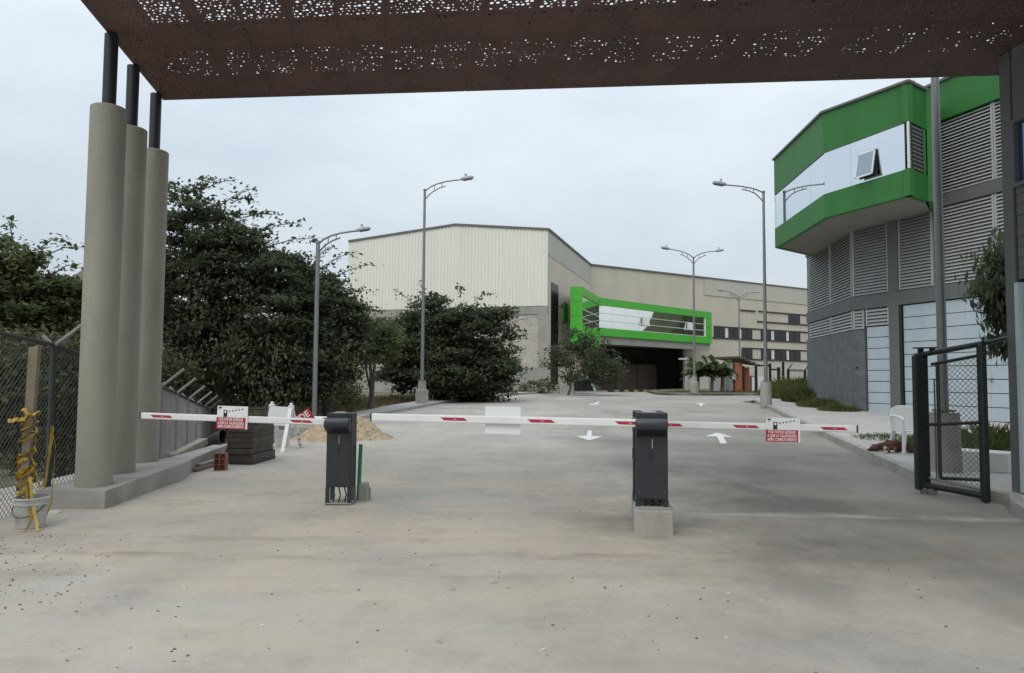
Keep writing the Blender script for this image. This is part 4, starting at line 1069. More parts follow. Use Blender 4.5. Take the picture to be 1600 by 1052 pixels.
for t_ in (.04, .16):
    MB().tube([gp(t_, .075) + Vector((0, -.03, 0)), gp(t_, .075) + Vector((0, .03, 0))], .055, 14).build('roller', MT['galv'], gt)
for t_ in (.02, .22): MB().box(gp(t_, zt0 + .06), (.07, .03, .09)).build('catch', MT['gate'], gt)
MB().box(gp(.1, zt0 + .105), (.30, .03, .02), -.6).build('catch_bar', MT['gate'], gt)
a, b = gp(1.05, zt1), P(1574, 528, 9.6)
MB().tube([a, b], .032, 8).build('guide_rail', MT['gate'], gt)
# white block behind the gate
a, b = P(1500, 720, 12.0), P(1590, 720, 11.4)
tag(MB().wall((a.x, a.y), (b.x, b.y), gz(7, 12) + .12, P(1560, 704, 11.6).z, .5).build('white_block', MT['white'], bevel=.015), 'long white painted concrete block lying on the pavement behind the gate', 'concrete block')

# ------------------------------------------------------------------ white plastic chair
chx, chy = P(1434, 700, 13.4).x, 13.6; chz = gz(0, 13.6) + .141
ch = thing('plastic_chair', 'white plastic armchair on the pavement, half hidden by the black gate', 'chair', (chx, chy, chz))
def Cc(x, y, z): return Vector((chx + x, chy + y, chz + z))
MB().hexa([Cc(-.24, -.22, .40), Cc(.24, -.22, .40), Cc(.22, .22, .38), Cc(-.22, .22, .38), Cc(-.24, -.22, .425), Cc(.24, -.22, .425), Cc(.22, .22, .405), Cc(-.22, .22, .405)]).build('seat', MT['plaster'], ch, bevel=.01)
bkr = MB(); sec = [(-.25, .40), (-.255, .70), (-.22, .80), (-.13, .85), (0, .865), (.13, .85), (.22, .80), (.255, .70), (.25, .40)]
n = len(sec)
bkr.add([Cc(x, .22 + .10 * (z - .4) - .03 * (1 - (x / .25) ** 2) * 0, z) for x, z in sec] + [Cc(x, .245 + .10 * (z - .4), z) for x, z in sec], [tuple(range(n - 1, -1, -1)), tuple(range(n, 2 * n))] + [(i, (i + 1) % n, n + (i + 1) % n, n + i) for i in range(n)])
bkr.build('backrest', MT['plaster'], ch, bevel=.008)
for sx in (-1, 1):
    MB().tube([Cc(sx * .25, .24, .66), Cc(sx * .275, .05, .67), Cc(sx * .275, -.16, .655), Cc(sx * .265, -.22, .62), Cc(sx * .26, -.23, .42)], [.022, .028, .028, .026, .022], 8).build('armrest', MT['plaster'], ch, smooth=True)
    MB().hexa([Cc(sx * .27 - .02, -.25, 0), Cc(sx * .27 + .02, -.25, 0), Cc(sx * .27 + .02, -.21, 0), Cc(sx * .27 - .02, -.21, 0), Cc(sx * .235 - .035, -.23, .41), Cc(sx * .235 + .035, -.23, .41), Cc(sx * .235 + .035, -.18, .41), Cc(sx * .235 - .035, -.18, .41)]).build('leg', MT['plaster'], ch)
    MB().hexa([Cc(sx * .26 - .02, .27, 0), Cc(sx * .26 + .02, .27, 0), Cc(sx * .26 + .02, .31, 0), Cc(sx * .26 - .02, .31, 0), Cc(sx * .22 - .035, .18, .40), Cc(sx * .22 + .035, .18, .40), Cc(sx * .22 + .035, .23, .40), Cc(sx * .22 - .035, .23, .40)]).build('leg', MT['plaster'], ch)

# ------------------------------------------------------------------ brown dog lying on its side
def skin_body(name, verts, edges, rads, m, parent=None, sub=2, root=0):
    me = bpy.data.meshes.new(name); me.from_pydata([tuple(v) for v in verts], edges, []); me.update()
    o = link(name, me, parent); sk = o.modifiers.new('skin', 'SKIN'); sk.use_smooth_shade = True
    for i, r in enumerate(rads):
        r = r if isinstance(r, tuple) else (r, r)
        me.skin_vertices[0].data[i].radius = r
    me.skin_vertices[0].data[root].use_root = True
    ss = o.modifiers.new('sub', 'SUBSURF'); ss.levels = sub; ss.render_levels = sub
    bpy.context.view_layer.update()
    ev = o.evaluated_get(bpy.context.evaluated_depsgraph_get())
    nm = bpy.data.meshes.new_from_object(ev); nm.materials.clear(); nm.materials.append(m)
    o.modifiers.clear(); old = o.data; o.data = nm; nm.name = name; bpy.data.meshes.remove(old)
    return o
dgp = G(1400, 707.5, .141); dx, dy, dz = dgp.x, dgp.y + .16, gz(dgp.x, dgp.y) + .139
dog = thing('dog', 'brown dog with white paws lying on its side on the pavement by the chair', 'dog', (dx, dy, dz))
dvs = [(.36, .03, .10), (.20, .02, .115), (.04, .0, .125), (-.12, 0, .12), (-.20, 0, .105), (-.29, -.01, .085), (-.38, -.03, .06), (-.45, -.045, .045),   # 0-7 spine to muzzle
       (-.10, -.10, .07), (-.16, -.22, .035), (-.24, -.30, .022), (-.28, -.33, .02),       # front leg lower
       (-.06, -.10, .10), (-.02, -.22, .07), (-.10, -.30, .045), (-.15, -.33, .035),       # front leg upper
       (.34, -.08, .08), (.24, -.20, .055), (.36, -.30, .035), (.28, -.36, .022),          # hind leg lower
       (.36, -.07, .115), (.30, -.21, .09), (.42, -.29, .05), (.36, -.36, .03),            # hind leg upper
       (.46, .06, .07), (.58, .04, .03), (.70, -.02, .018)]                                # tail
ded = [(0, 1), (1, 2), (2, 3), (3, 4), (4, 5), (5, 6), (6, 7), (3, 8), (8, 9), (9, 10), (10, 11), (3, 12), (12, 13), (13, 14), (14, 15), (0, 16), (16, 17), (17, 18), (18, 19), (0, 20), (20, 21), (21, 22), (22, 23), (0, 24), (24, 25), (25, 26)]
drd = [.095, .10, .115, .12, .085, .07, .072, .034, .055, .032, .024, .026, .055, .034, .024, .026, .07, .045, .026, .026, .075, .046, .026, .026, .03, .02, .012]
S_ = .95
skin_body('body', [Vector(v) * S_ for v in dvs], ded, [r * S_ for r in drd], MT['dogfur'], dog, root=2)
D = lambda x, y, z: Vector((dx, dy, dz)) + Vector((x, y, z)) * S_
def blob(nm, c, r, m, rz=0.0):
    mb = MB(); nn, kk = 12, 7
    R = Matrix.Rotation(rz, 3, 'Z'); vs = []
    for i in range(kk):
        ph = math.pi * i / (kk - 1)
        for j in range(nn):
            an = 2 * math.pi * j / nn
            vs.append(c + R @ Vector((r[0] * math.sin(ph) * math.cos(an), r[1] * math.sin(ph) * math.sin(an), r[2] * math.cos(ph))))
    mb.add(vs, [(i * nn + j, (i + 1) * nn + j, (i + 1) * nn + (j + 1) % nn, i * nn + (j + 1) % nn) for i in range(kk - 1) for j in range(nn)])
    return mb.build(nm, m, dog, smooth=True)
for c in ((-.28, -.33, .022), (-.15, -.33, .036), (.28, -.36, .024), (.36, -.36, .032)): blob('paw', D(*c), (.05, .032, .026), MT['dogwhite'], .4)
blob('ear', D(-.33, .03, .125), (.055, .035, .02), MT['dogdark'], .6); blob('ear', D(-.30, -.06, .10), (.05, .03, .02), MT['dogdark'], -.5)
blob('nose', D(-.485, -.05, .045), (.018, .018, .016), MT['dogdark']); blob('muzzle_patch', D(-.455, -.055, .04), (.03, .026, .026), MT['dogdark'])
blob('chest_patch', D(-.14, -.075, .07), (.07, .045, .055), MT['dogwhite'], .3)
blob('eye', D(-.40, -.07, .085), (.008, .008, .008), MT['dogdark'])

# ------------------------------------------------------------------ street lamps
def lamp(base, zped, ztop, arms, reach, label, rp=(.085, .055), ped=True, rise=1.0):
    """arms: list of xy directions"""
    b = Vector(base); ztop -= b.z * (1 if ztop != 9.2 else 0)
    r = thing('street_lamp', label, 'street lamp', base, 'street lamps along the road')
    if ped:
        MB().lathe(b, [(0, -.1), (.26, -.1), (.26, zped * .62), (.25, zped * .64), (.17, zped * .66), (.15, zped), (0, zped)] if ped == 'step' else [(0, -.1), (.235, -.1), (.215, zped), (0, zped)], 4 if ped == 'step' else 16).build('pedestal', MT['kerb'], r)
    zp = zped if ped else 0
    MB().tube([b + Vector((0, 0, zp - .05)), b + Vector((0, 0, (zp + ztop) * .5)), b + Vector((0, 0, ztop))], [rp[0], (rp[0] + rp[1]) / 2, rp[1]], 12).build('pole', MT['galv'], r, smooth=True)
    MB().box(b + Vector((0, 0, zp + .03)), (rp[0] * 3.2, rp[0] * 3.2, .03)).build('base_flange', MT['galv'], r)
    MB().tube([b + Vector((0, 0, ztop - .01)), b + Vector((0, 0, ztop + .06))], rp[1] * 1.25, 12).build('pole_cap', MT['galv'], r)
    k = reach / 1.75
    for d in arms:
        d = Vector((d[0], d[1], 0)).normalized()
        up = [(0, -.03), (.25, .17), (.55, .31), (.95, .42), (1.35, .48), (1.62, .51)]
        lo = [(0, -.42), (.15, -.24), (.35, -.05), (.60, .10), (.92, .22)]
        pt = lambda x, z: b + d * (x * k) + Vector((0, 0, ztop + z * k))
        ar = MB().tube([pt(x, z * rise) for x, z in up], .03, 8).build('arm', MT['galv'], r, smooth=True)
        MB().tube([pt(x, min(z, z * rise)) for x, z in lo], .026, 8).build('brace', MT['galv'], r, smooth=True)
        for x, z0, z1 in ((.42, .0, .25 * rise), (.75, .16 * rise, .365 * rise)):
            MB().tube([pt(x, z0), pt(x, z1)], .015, 6).build('strut', MT['galv'], ar)
        c = pt(1.86, .51 * rise + .055); ang = math.atan2(d.y, d.x); R = Matrix.Rotation(ang, 3, 'Z') @ Matrix.Rotation(math.radians(-10), 3, 'Y')
        prof = [(-.27 * k, .05, .035), (-.20 * k, .10, .055), (.10 * k, .13, .062), (.26 * k, .105, .045), (.31 * k, .06, .02)]
        hm = MB(); vs = []
        for x, w, h in prof:
            w *= 1.1; h *= 1.3
            for yy, z in ((-w, -.04), (-w, .35 * h), (-w * .7, h), (w * .7, h), (w, .35 * h), (w, -.04)):
                vs.append(c + R @ Vector((x, yy * k, z * k)))
        n = 6
        hm.add(vs, [(i * n + j, i * n + (j + 1) % n, (i + 1) * n + (j + 1) % n, (i + 1) * n + j) for i in range(4) for j in range(n)] + [tuple(range(n - 1, -1, -1)), tuple(range(4 * n, 5 * n))])
        hd = hm.build('lamp_head', MT['lamphead'], r)
        lm = MB(); lm.hexa([c + R @ Vector((x * k, y * k, z * k)) for x, y, z in ((-.16, -.12, -.07), (.22, -.12, -.07), (.22, .12, -.07), (-.16, .12, -.07), (-.18, -.13, -.038), (.24, -.13, -.038), (.24, .13, -.038), (-.18, .13, -.038))]).build('lens', MT['lens'], hd)
        MB().tube([c + R @ Vector((-.02 * k, 0, .10 * k)), c + R @ Vector((-.02 * k, 0, .22 * k))], .045 * k, 8).build('photocell', MT['lamphead'], hd)
p = P(491, 645, 21.0); lamp((p.x, 21.0, .1), .3, P(497, 380, 21).z, [(1, -.05)], 1.22, 'shortest street lamp, its lower pole behind the sand pile', (.072, .06), False)
p = P(659, 632, 30.0); lamp((p.x, 30.0, P(659, 634, 30).z), 1.0, P(663, 298, 30).z, [(1, .0)], 1.62, 'tall single arm lamp on the left footpath in front of the bushy tree', (.075, .05), 'step')
p = P(1197, 632, 30.3); lamp((p.x, 30.3, gz(0, 30.3) + .14), .93, P(1193, 301, 30.3).z, [(-1, .0)], 1.70, 'tall single arm lamp on the right pavement corner, arm pointing left over the road', (.08, .05), True, .62)
p = P(1085, 611, 46.0); lamp((p.x, 46.0, .77), 1.1, P(1087, 403, 46).z, [(1, .25), (-1, -.15)], 1.7, 'double arm street lamp on the grass verge before the green framed window', (.085, .055), 'step')
p = P(1156, 600, 60.0); lamp((p.x, 60.0, .77), .5, P(1156, 465, 60).z, [(1, .35), (-1, -.35)], 1.6, 'distant double arm lamp in front of the beige wall with dark windows', (.07, .05), False)
p = P(795, 619, 39.5); lamp((p.x, 39.5, gz(p.x, 39.5) + .1), .3, P(796, 506, 39.5).z, [(1, -.2)], .85, 'small low lamp post at the right side of the bushy tree', (.05, .04), False)
# near lamp post whose head is above the canopy
p = P(1477, 738, 11.3); nzg = gz(0, 11.3) + .14
lamp((p.x, 11.3, nzg), P(1482, 645, 11.3).z - nzg, 9.2, [(-1, .1)], 1.9, 'plain lamp pole on a grey pedestal right behind the black gate, rising past the canopy', (.072, .05), True)

# ------------------------------------------------------------------ right building: louvres, blue doors, green bay
V2 = lambda *a: Vector(a)
FA, FB, FE = V2(13.2, 32.9), V2(12.35, 26.7), V2(15.35, 17.4)
def on_facade(px, py=520):
    """xy on the facade polyline seen at image column px"""
    r = ray(px, py); k = r.x / r.y
    for a, b in ((FA, FB), (FB, FE)):
        # a + t(b-a): x = k*y
        den = (b.x - a.x) - k * (b.y - a.y)
        t = (k * a.y - a.x) / den
        if -0.02 <= t <= 1.0 or (b is FE and t > 0): return a + (b - a) * t
    return FA
rb_ = thing('industrial_building', 'grey industrial building on the right with louvred walls, pale blue doors and green bands', 'building', (13.5, 25, .4))
GZ0 = .40
# the closed body behind the facade layer
body = [FA + V2(.25, -.05), FB + V2(.28, 0), FE + V2(.28, .05), V2(30, 17.4), V2(30, 34)]
MB().prism([(p.x, p.y) for p in body], GZ0 - .6, 11.0).build('core_wall', MT['dark'], rb_)
MB().wall((FA.x, FA.y), (16.5, 34.5), GZ0 - .4, 9.9, .2).build('end_wall', MT['grey'], rb_)
# wall() grows to the right of travel; travelling A->E (toward the camera) the right hand side is the road side (-x)
def layer(a, b, z0, z1, out0, t, nm, m, parent=None):
    d = (b - a).normalized(); n = V2(-d.y, d.x)          # inward (left of travel)
    n_out = -n if n.x > 0 else n
    p, q = a + n_out * out0, b + n_out * out0
    pts = [(p.x, p.y, z0), (q.x, q.y, z0)]
    p2, q2 = p + n_out * t, q + n_out * t
    return MB().hexa([(p.x, p.y, z0), (q.x, q.y, z0), (q2.x, q2.y, z0), (p2.x, p2.y, z0), (p.x, p.y, z1), (q.x, q.y, z1), (q2.x, q2.y, z1), (p2.x, p2.y, z1)]).build(nm, MT[m], parent or rb_)
pB, pE = FB, FE
for a, b in ((FA, FB), (FB, FE)):
    layer(a, b, 4.13, 4.60, -.14, .20, 'band', 'grey')
    layer(a, b, 7.08, 7.46, -.14, .20, 'band', 'grey')
layer(FB, FE, 9.80, 11.02, -.14, .24, 'green_fascia', 'green')
layer(FB, FE, 11.02, 11.10, -.2, .36, 'roof_trim', 'trim')
layer(FA, FB, 9.80, 10.2, -.14, .2, 'green_fascia', 'green')
# pillars
for pa, pb in ((1391.5, 1407),):
    a, b = on_facade(pa), on_facade(pb)
    layer(a, b, GZ0 - .5, 4.13, -.12, .19, 'pillar', 'grey'); layer(a, b, 4.60, 7.08, -.12, .19, 'pillar', 'grey'); layer(a, b, 7.46, 9.8, -.12, .19, 'pillar', 'grey')
# louvre panels with slats
slat_cache = {}
def louvre(a, b, z0, z1, frame=True, pitch=.105, m='louver'):
    d = (b - a).normalized(); n_out = V2(d.y, -d.x)
    if n_out.x > 0: n_out = -n_out
    L = (b - a).length
    lp = layer(a, b, z0 + .002, z1 - .002, -.20, .10, 'louver_panel', 'dark')
    for c in (a + d * .03, b - d * .03):
        MB().wall((c - d * .03).to_tuple(), (c + d * .03).to_tuple(), z0 + .005, z1 - .005, .08, inset=-.045).build('jamb', MT['louver'], lp)
    n = max(2, int(round((z1 - z0) / pitch))); pp = (z1 - z0) / n
    key = round(L, 3)
    s0 = d * .065; w = L - .13
    hgt, dep, th = pp * .86, .075, .014
    me = None
    for k in range(n):
        zc = z0 + pp * (k + .5)
        c = a + d * (L / 2)
        if me is None:
            mb = MB()
            t_, u_ = hgt / 2, dep
            loc = []
            for s in (-w / 2, w / 2):
                for (o_, z) in ((.03, -t_), (.03 + th, -t_ + .004), (-.045 + th, t_), (-.045, t_ - .004)):
                    q = d * s + n_out * o_; loc.append((q.x, q.y, z))
            mb.add(loc, [(0, 1, 2, 3), (7, 6, 5, 4), (0, 4, 5, 1), (1, 5, 6, 2), (2, 6, 7, 3), (3, 7, 4, 0)])
            me = mb.mesh('slat', MT[m])
        o = link('slat', me, lp)
        o.location = Vector((c.x, c.y, zc)) - root_of(lp)
    return lp
# middle storey, left to right
for pa, pb in ((1265.5, 1299), (1299.5, 1333), (1335, 1391), (1407.5, 1461), (1472, 1560)):
    louvre(on_facade(pa), on_facade(pb), 4.62, 7.06)
louvre(on_facade(1561), FE, 4.62, 7.06)
# upper storey (right of the bay)
for pa, pb in ((1436, 1463), (1466, 1562)):
    louvre(on_facade(pa), on_facade(pb), 7.48, 9.78)
louvre(on_facade(1563), FE, 7.48, 9.78)
# strip under the band and painted block wall
for pa, pb in ((1265.5, 1299), (1299.5, 1333), (1335, 1351)):
    louvre(on_facade(pa), on_facade(pb), 3.42, 4.11, pitch=.115)
louvre(on_facade(1354.5), on_facade(1390.5), 3.50, 4.11, pitch=.115)
layer(FA, FB, GZ0 - .6, 3.40, -.14, .20, 'block_wall', 'greyblock'); layer(FB, on_facade(1352.5), GZ0 - .6, 3.40, -.14, .20, 'block_wall', 'greyblock')
# doors: each leaf is built of pale blue sheet panels with recessed joints
def sheet_door(pa, pb, z0, z1, rows, cols, nm):
    a, b = on_facade(pa), on_facade(pb); d = (b - a)
    dr = layer(a, b, z0, z1, -.14, .10, nm, 'dark')
    for c in range(cols):
        for r in range(rows):
            p, q = a + d * ((c + .004) / cols), a + d * ((c + 1 - .004) / cols)
            h = (z1 - z0) / rows
            layer(p, q, z0 + h * r + .012, z0 + h * (r + 1) - .012, -.035, .03 + RNG.uniform(0, .004), 'door_panel', 'door', dr)
    return dr
sheet_door(1354.5, 1390.5, GZ0 + .02, 3.48, 8, 1, 'side_door')
d1 = sheet_door(1412, 1472, GZ0 + .02, 4.1, 9, 2, 'large_door')
d2 = sheet_door(1473, 1586, GZ0 + .02, 4.1, 9, 3, 'large_door')
sheet_door(1587, 1640, GZ0 + .02, 4.1, 9, 1, 'large_door')
layer(on_facade(1408), on_facade(1411), GZ0, 4.12, -.1, .16, 'door_frame', 'gate')
q = on_facade(1549); MB().tube([(q.x - .02 + .05 * math.cos(t), q.y, 1.62 + .05 * math.sin(t)) for t in [i * .6 for i in range(10)]], .012, 6).build('handle', MT['ink'], d2)
q = on_facade(1341); MB().box((q.x - .08, q.y, 2.05), (.06, .12, .05)).build('tap_box', MT['ink'], rb_)
# green bay
L_, M_, R_, B_ = V2(10.78, 30.1), V2(10.40, 24.4), V2(11.60, 21.3), V2(12.55, 22.05)
BK = V2(13.36, 23.4); END = V2(13.25, 32.2)
zt = {'L': 10.66, 'M': 10.56, 'R': 10.36, 'B': 10.40}
bay = [(L_, M_, 'L', 'M'), (M_, R_, 'M', 'R'), (R_, B_, 'R', 'B')]
for a, b, ka, kb in bay:
    d = (b - a).normalized(); n_in = V2(-d.y, d.x)
    def hx(a, b, za0, zb0, za1, zb1, o0, o1, nm, m, parent=None):
        p, q, p2, q2 = a + n_in * o0, b + n_in * o0, a + n_in * o1, b + n_in * o1
        return MB().hexa([(p.x, p.y, za0), (q.x, q.y, zb0), (q2.x, q2.y, zb0), (p2.x, p2.y, za0), (p.x, p.y, za1), (q.x, q.y, zb1), (q2.x, q2.y, zb1), (p2.x, p2.y, za1)]).build(nm, MT[m], parent or rb_)
    hx(a, b, 9.21, 9.21, zt[ka], zt[kb], 0, .18, 'upper_green_band', 'green')
    hx(a - d * .04, b + d * .04, zt[ka], zt[kb], zt[ka] + .07, zt[kb] + .07, -.07, .25, 'roof_trim', 'trim')
    hx(a, b, 7.0, 7.0, 7.80, 7.80, 0, .18, 'lower_green_band', 'green')
    if ka != 'R':
        n = 3 if ka == 'M' else 4
        for k in range(n):
            p, q = a + (b - a) * ((k + .002) / n), a + (b - a) * ((k + .998) / n)
            hx(p, q, 7.81, 7.81, 9.20, 9.20, .03 + .002 * (k % 2), .06, 'bay_pane', 'mirror')
        hx(a, b, 7.805, 7.805, 9.205, 9.205, .10, .13, 'bay_lining', 'dark')
        hx(a, b, 9.196, 9.196, 9.21, 9.21, .0, .2, 'band_drip', 'trim')
    else:
        # return face: dark louvres and a narrow pane
        p, q = a + (b - a) * .12, a + (b - a) * .78
        hx(a, b, 7.805, 7.805, 9.205, 9.205, .10, .13, 'bay_lining', 'dark')
        for k in range(11):
            z = 7.86 + k * .122
            hx(p, q, z, z, z + .07, z + .07, .02, .09, 'return_slat', 'grey')
        hx(a, a + (b - a) * .1, 7.81, 7.81, 9.2, 9.2, .0, .06, 'mullion', 'alu'); hx(q + d * .03, b, 7.81, 7.81, 9.2, 9.2, .02, .06, 'bay_pane', 'mirror')
# closing wall from the bay back to the facade, end wall, soffit and roof
MB().wall(B_, BK, 7.0, 10.3, .15).build('bay_return', MT['green'], rb_)
MB().wall(L_, END, 7.0, 7.8, .15).build('bay_return', MT['green'], rb_); MB().wall(L_, END, 9.2, 10.3, .15).build('bay_return', MT['green'], rb_); MB().wall(L_, END, 7.81, 9.19, .1).build('bay_return', MT['mirror'], rb_)
sof = [L_ + V2(.2, -.1), M_ + V2(.2, 0), R_ + V2(.05, .2), B_ + V2(0, .2), BK, V2(12.75, 26.7), END]
MB().prism([(p.x, p.y) for p in sof], 7.02, 7.2).build('soffit', MT['soffit'], rb_)
MB().prism([(p.x, p.y) for p in sof], 10.1, 10.2).build('bay_roof', MT['trim'], rb_)
# open awning window in the bay
a, b = M_, R_
pa_, pb_ = a + (b - a) * .44, a + (b - a) * .645
d = (b - a).normalized(); n_o = V2(d.y, -d.x)
hz0, hz1 = 7.92, 8.72
def sash(s, z, o): 
    q = pa_ + (pb_ - pa_) * s + n_o * o; return Vector((q.x, q.y, z))
sw = MB()
for s0, s1, z0, z1 in ((0, 1, hz1 - .05, hz1), (0, 1, hz0, hz0 + .05), (0, .07, hz0, hz1), (.93, 1, hz0, hz1)):
    oz = lambda z: .04 + (hz1 - z) / (hz1 - hz0) * .15
    sw.hexa([sash(s0, z0, oz(z0)), sash(s1, z0, oz(z0)), sash(s1, z0, oz(z0) - .03), sash(s0, z0, oz(z0) - .03), sash(s0, z1, oz(z1)), sash(s1, z1, oz(z1)), sash(s1, z1, oz(z1) - .03), sash(s0, z1, oz(z1) - .03)])
swo = sw.build('open_window', MT['alu'], rb_)
MB().quad(sash(.05, hz0 + .03, .178), sash(.95, hz0 + .03, .178), sash(.95, hz1 - .03, .04), sash(.05, hz1 - .03, .04)).build('pane', MT['sashglass'], swo)
MB().hexa([sash(.0, hz0 - .0, .0 - .02), sash(1.0, hz0, -.02), sash(1, hz0, -.028), sash(0, hz0, -.028), sash(.0, hz1, -.02), sash(1.0, hz1, -.02), sash(1, hz1, -.028), sash(0, hz1, -.028)]).build('opening', MT['dark'], swo)

# ------------------------------------------------------------------ far warehouse
C0 = V2(2.4, 50.0); CL = V2(-12.3, 55.0); D0 = V2(6.9, 65.3); D1 = V2(38.0, 85.2)
RDG = C0 + (CL - C0) * .44
wh = thing('warehouse', 'large cream clad warehouse with a beige rendered wall running back to the right', 'warehouse', (C0.x, C0.y, .5))
ZC, ZR = 11.72, 12.46
def topz(t): return ZC + (ZR - ZC) * (t / .44 if t < .44 else (1 - t) / .56 * 1.0)
# corrugated gable sheets: 12 sheets, each with its own folds
d = (CL - C0); Lw = d.length; dn = d.normalized(); no = V2(-dn.y, dn.x)
if no.y > 0: no = -no
ns = 15
for s in range(ns):
    t0, t1 = s / ns, (s + 1) / ns
    mb = MB(); k = 4
    top, bot = [], []
    for i in range(k):
        for f_, dep in ((0.0, 0.0), (.55, 0.0), (.66, .045), (.89, .045)):
            t = t0 + (t1 - t0) * (i + f_) / k
            p = C0 + d * t + no * (dep + .02 + .004 * (s % 2)); top.append((p.x, p.y, topz(t))); bot.append((p.x, p.y, 6.55))
    p = C0 + d * t1 + no * (.02 + .004 * (s % 2)); top.append((p.x, p.y, topz(t1))); bot.append((p.x, p.y, 6.55))
    n = len(top)
    mb.add(bot + top, [(i, i + 1, n + i + 1, n + i) for i in range(n - 1)])
    mb.build('cladding_sheet', MT['clad'], wh)
def wbox(a, b, z0, z1, o0, o1, nm, m, parent=None, z1b=None, z0b=None):
    dd = (b - a).normalized(); n_o = V2(dd.y, -dd.x)
    if n_o.y > 0: n_o = -n_o
    p, q, p2, q2 = a + n_o * o0, b + n_o * o0, a + n_o * o1, b + n_o * o1
    z1b = z1 if z1b is None else z1b; z0b = z0 if z0b is None else z0b
    return MB().hexa([(p.x, p.y, z0), (q.x, q.y, z0b), (q2.x, q2.y, z0b), (p2.x, p2.y, z0), (p.x, p.y, z1), (q.x, q.y, z1b), (q2.x, q2.y, z1b), (p2.x, p2.y, z1)]).build(nm, MT[m], parent or wh)
for a, b, ta, tb in ((C0, RDG, 0, .44), (RDG, CL, .44, 1)):
    wbox(a, b, 6.4, topz(ta) - .03, -.3, -.02, 'gable_wall', 'greybeige', z1b=topz(tb) - .03)
    wbox(a, b, topz(ta), topz(ta) + .14, -.3, .12, 'roof_trim', 'trim', z1b=topz(tb) + .14, z0b=topz(tb))
wbox(C0, CL, 6.0, 6.50, -.3, .02, 'ring_beam', 'concrete')
wbox(C0, CL, .2, 2.35, -.3, .0, 'base_wall', 'concrete')
wbox(C0, CL, 2.352, 5.998, -.3, -.04, 'block_wall', 'block')
for t in (.0, .30, .62, .96):
    wbox(C0 + d * (t + .002), C0 + d * (t + .042), .2, 6.49, -.25, .03, 'column', 'concrete')
# right flank of the front block
wbox(C0 + V2(.0, .0), D0, .2, 10.05, -.3, .0, 'side_wall', 'beigepink'); wbox(C0, D0, 10.052, ZC, -.3, .03, 'side_cladding', 'greybeige'); wbox(C0, D0, ZC, ZC + .14, -.3, .12, 'roof_trim', 'trim')
f1 = D0 - C0
wbox(C0 + f1 * .06, C0 + f1 * .20, 1.2, 8.3, -.01, .03, 'tall_window', 'darkwin')
wbox(C0 + f1 * .29, C0 + f1 * .385, 5.9, 7.3, .01, .10, 'green_plaque', 'acm')
MB().tube([(C0.x + .6, C0.y + 1.2, 6.6), (C0.x + 1.0, C0.y + .9, 6.6)], .03, 6).build('bracket', MT['ink'], wh)
MB().box((C0.x + 1.1, C0.y + .9, 6.62), (.25, .25, .22)).build('wall_light', MT['ink'], wh)
# long rear wall
f2 = D1 - D0
OPEN_T = 9.9 / f2.length * 1.22
t_op = .32
wbox(D0, D0 + f2 * t_op, 4.85, 10.0, -.35, .0, 'long_wall', 'beige'); wbox(D0 + f2 * t_op, D1, .2, 10.0, -.35, .0, 'long_wall', 'beige')
wbox(D0, D0 + f2 * .39, 10.002, ZC, -.35, .004, 'upper_cladding', 'beige'); wbox(D0 + f2 * .3905, D1, 10.03, ZC, -.35, .05, 'upper_cladding', 'greybeige')
wbox(D0, D1, ZC, ZC + .13, -.35, .12, 'roof_trim', 'trim')
# roof slabs so that the block is closed from other viewpoints
MB().add([(C0.x, C0.y, ZC), (RDG.x, RDG.y, ZR), (RDG.x + 5.5, RDG.y + 18, ZR), (D0.x, D0.y, ZC), (CL.x, CL.y, ZC), (CL.x + 5.5, CL.y + 18, ZC)], [(0, 3, 2, 1), (1, 2, 5, 4)]).build('roof', MT['greybeige'], wh)
# window bands of the long wall
def at_px(px):
    r = ray(px, 520); k = r.x / r.y
    return D0 + f2 * ((k * D0.y - D0.x) / (f2.x - k * f2.y))
for z0, z1, segs, x0, x1 in (
        (5.9, 6.9, [(1115, 1132.5), (1137.5, 1154), (1158, 1175), (1188, 1204.5), (1209, 1228), (1232, 1250)], 1113, 1300),
        (3.85, 4.85, [(1158, 1175), (1188, 1204.5), (1209, 1228), (1232, 1250), (1266, 1284)], 1157, 1300),
        (7.85, 8.8, [(1232, 1250), (1268, 1284)], 1183, 1300)):
    for p_, q_ in segs:
        w = wbox(at_px(p_), at_px(q_), z0, z1, .004, .05, 'window', 'darkwin')
        n_ = 2
        wbox(at_px((p_ + q_) / 2 - .25), at_px((p_ + q_) / 2 + .25), z0, z1, .05, .07, 'mullion', 'ink', w)
    wbox(at_px(x0 + (2 if z0 < 7 else 2)), at_px(x1), z1 + .001, z1 + .13, .006, .09, 'window_lintel', 'darkwin')
    wbox(at_px(x0), at_px(x1), z0 - .14, z0 - .001, .006, .09, 'window_sill', 'darkwin')
    for p_, q_ in zip([s[1] for s in segs], [s[0] for s in segs][1:]):
        wbox(at_px(p_), at_px(q_), z0, z1, .004, .03, 'window_pier', 'alu' if q_ - p_ < 8 else 'greybeige')
wbox(at_px(1157), at_px(1180), 8.75, 8.9, .006, .09, 'window_lintel', 'darkwin')
wbox(at_px(1231), at_px(1251), .4, 2.7, .01, .05, 'roller_door', 'greybeige')
wbox(at_px(1229.5), at_px(1252.5), 2.7, 2.85, .01, .12, 'door_head', 'trim')
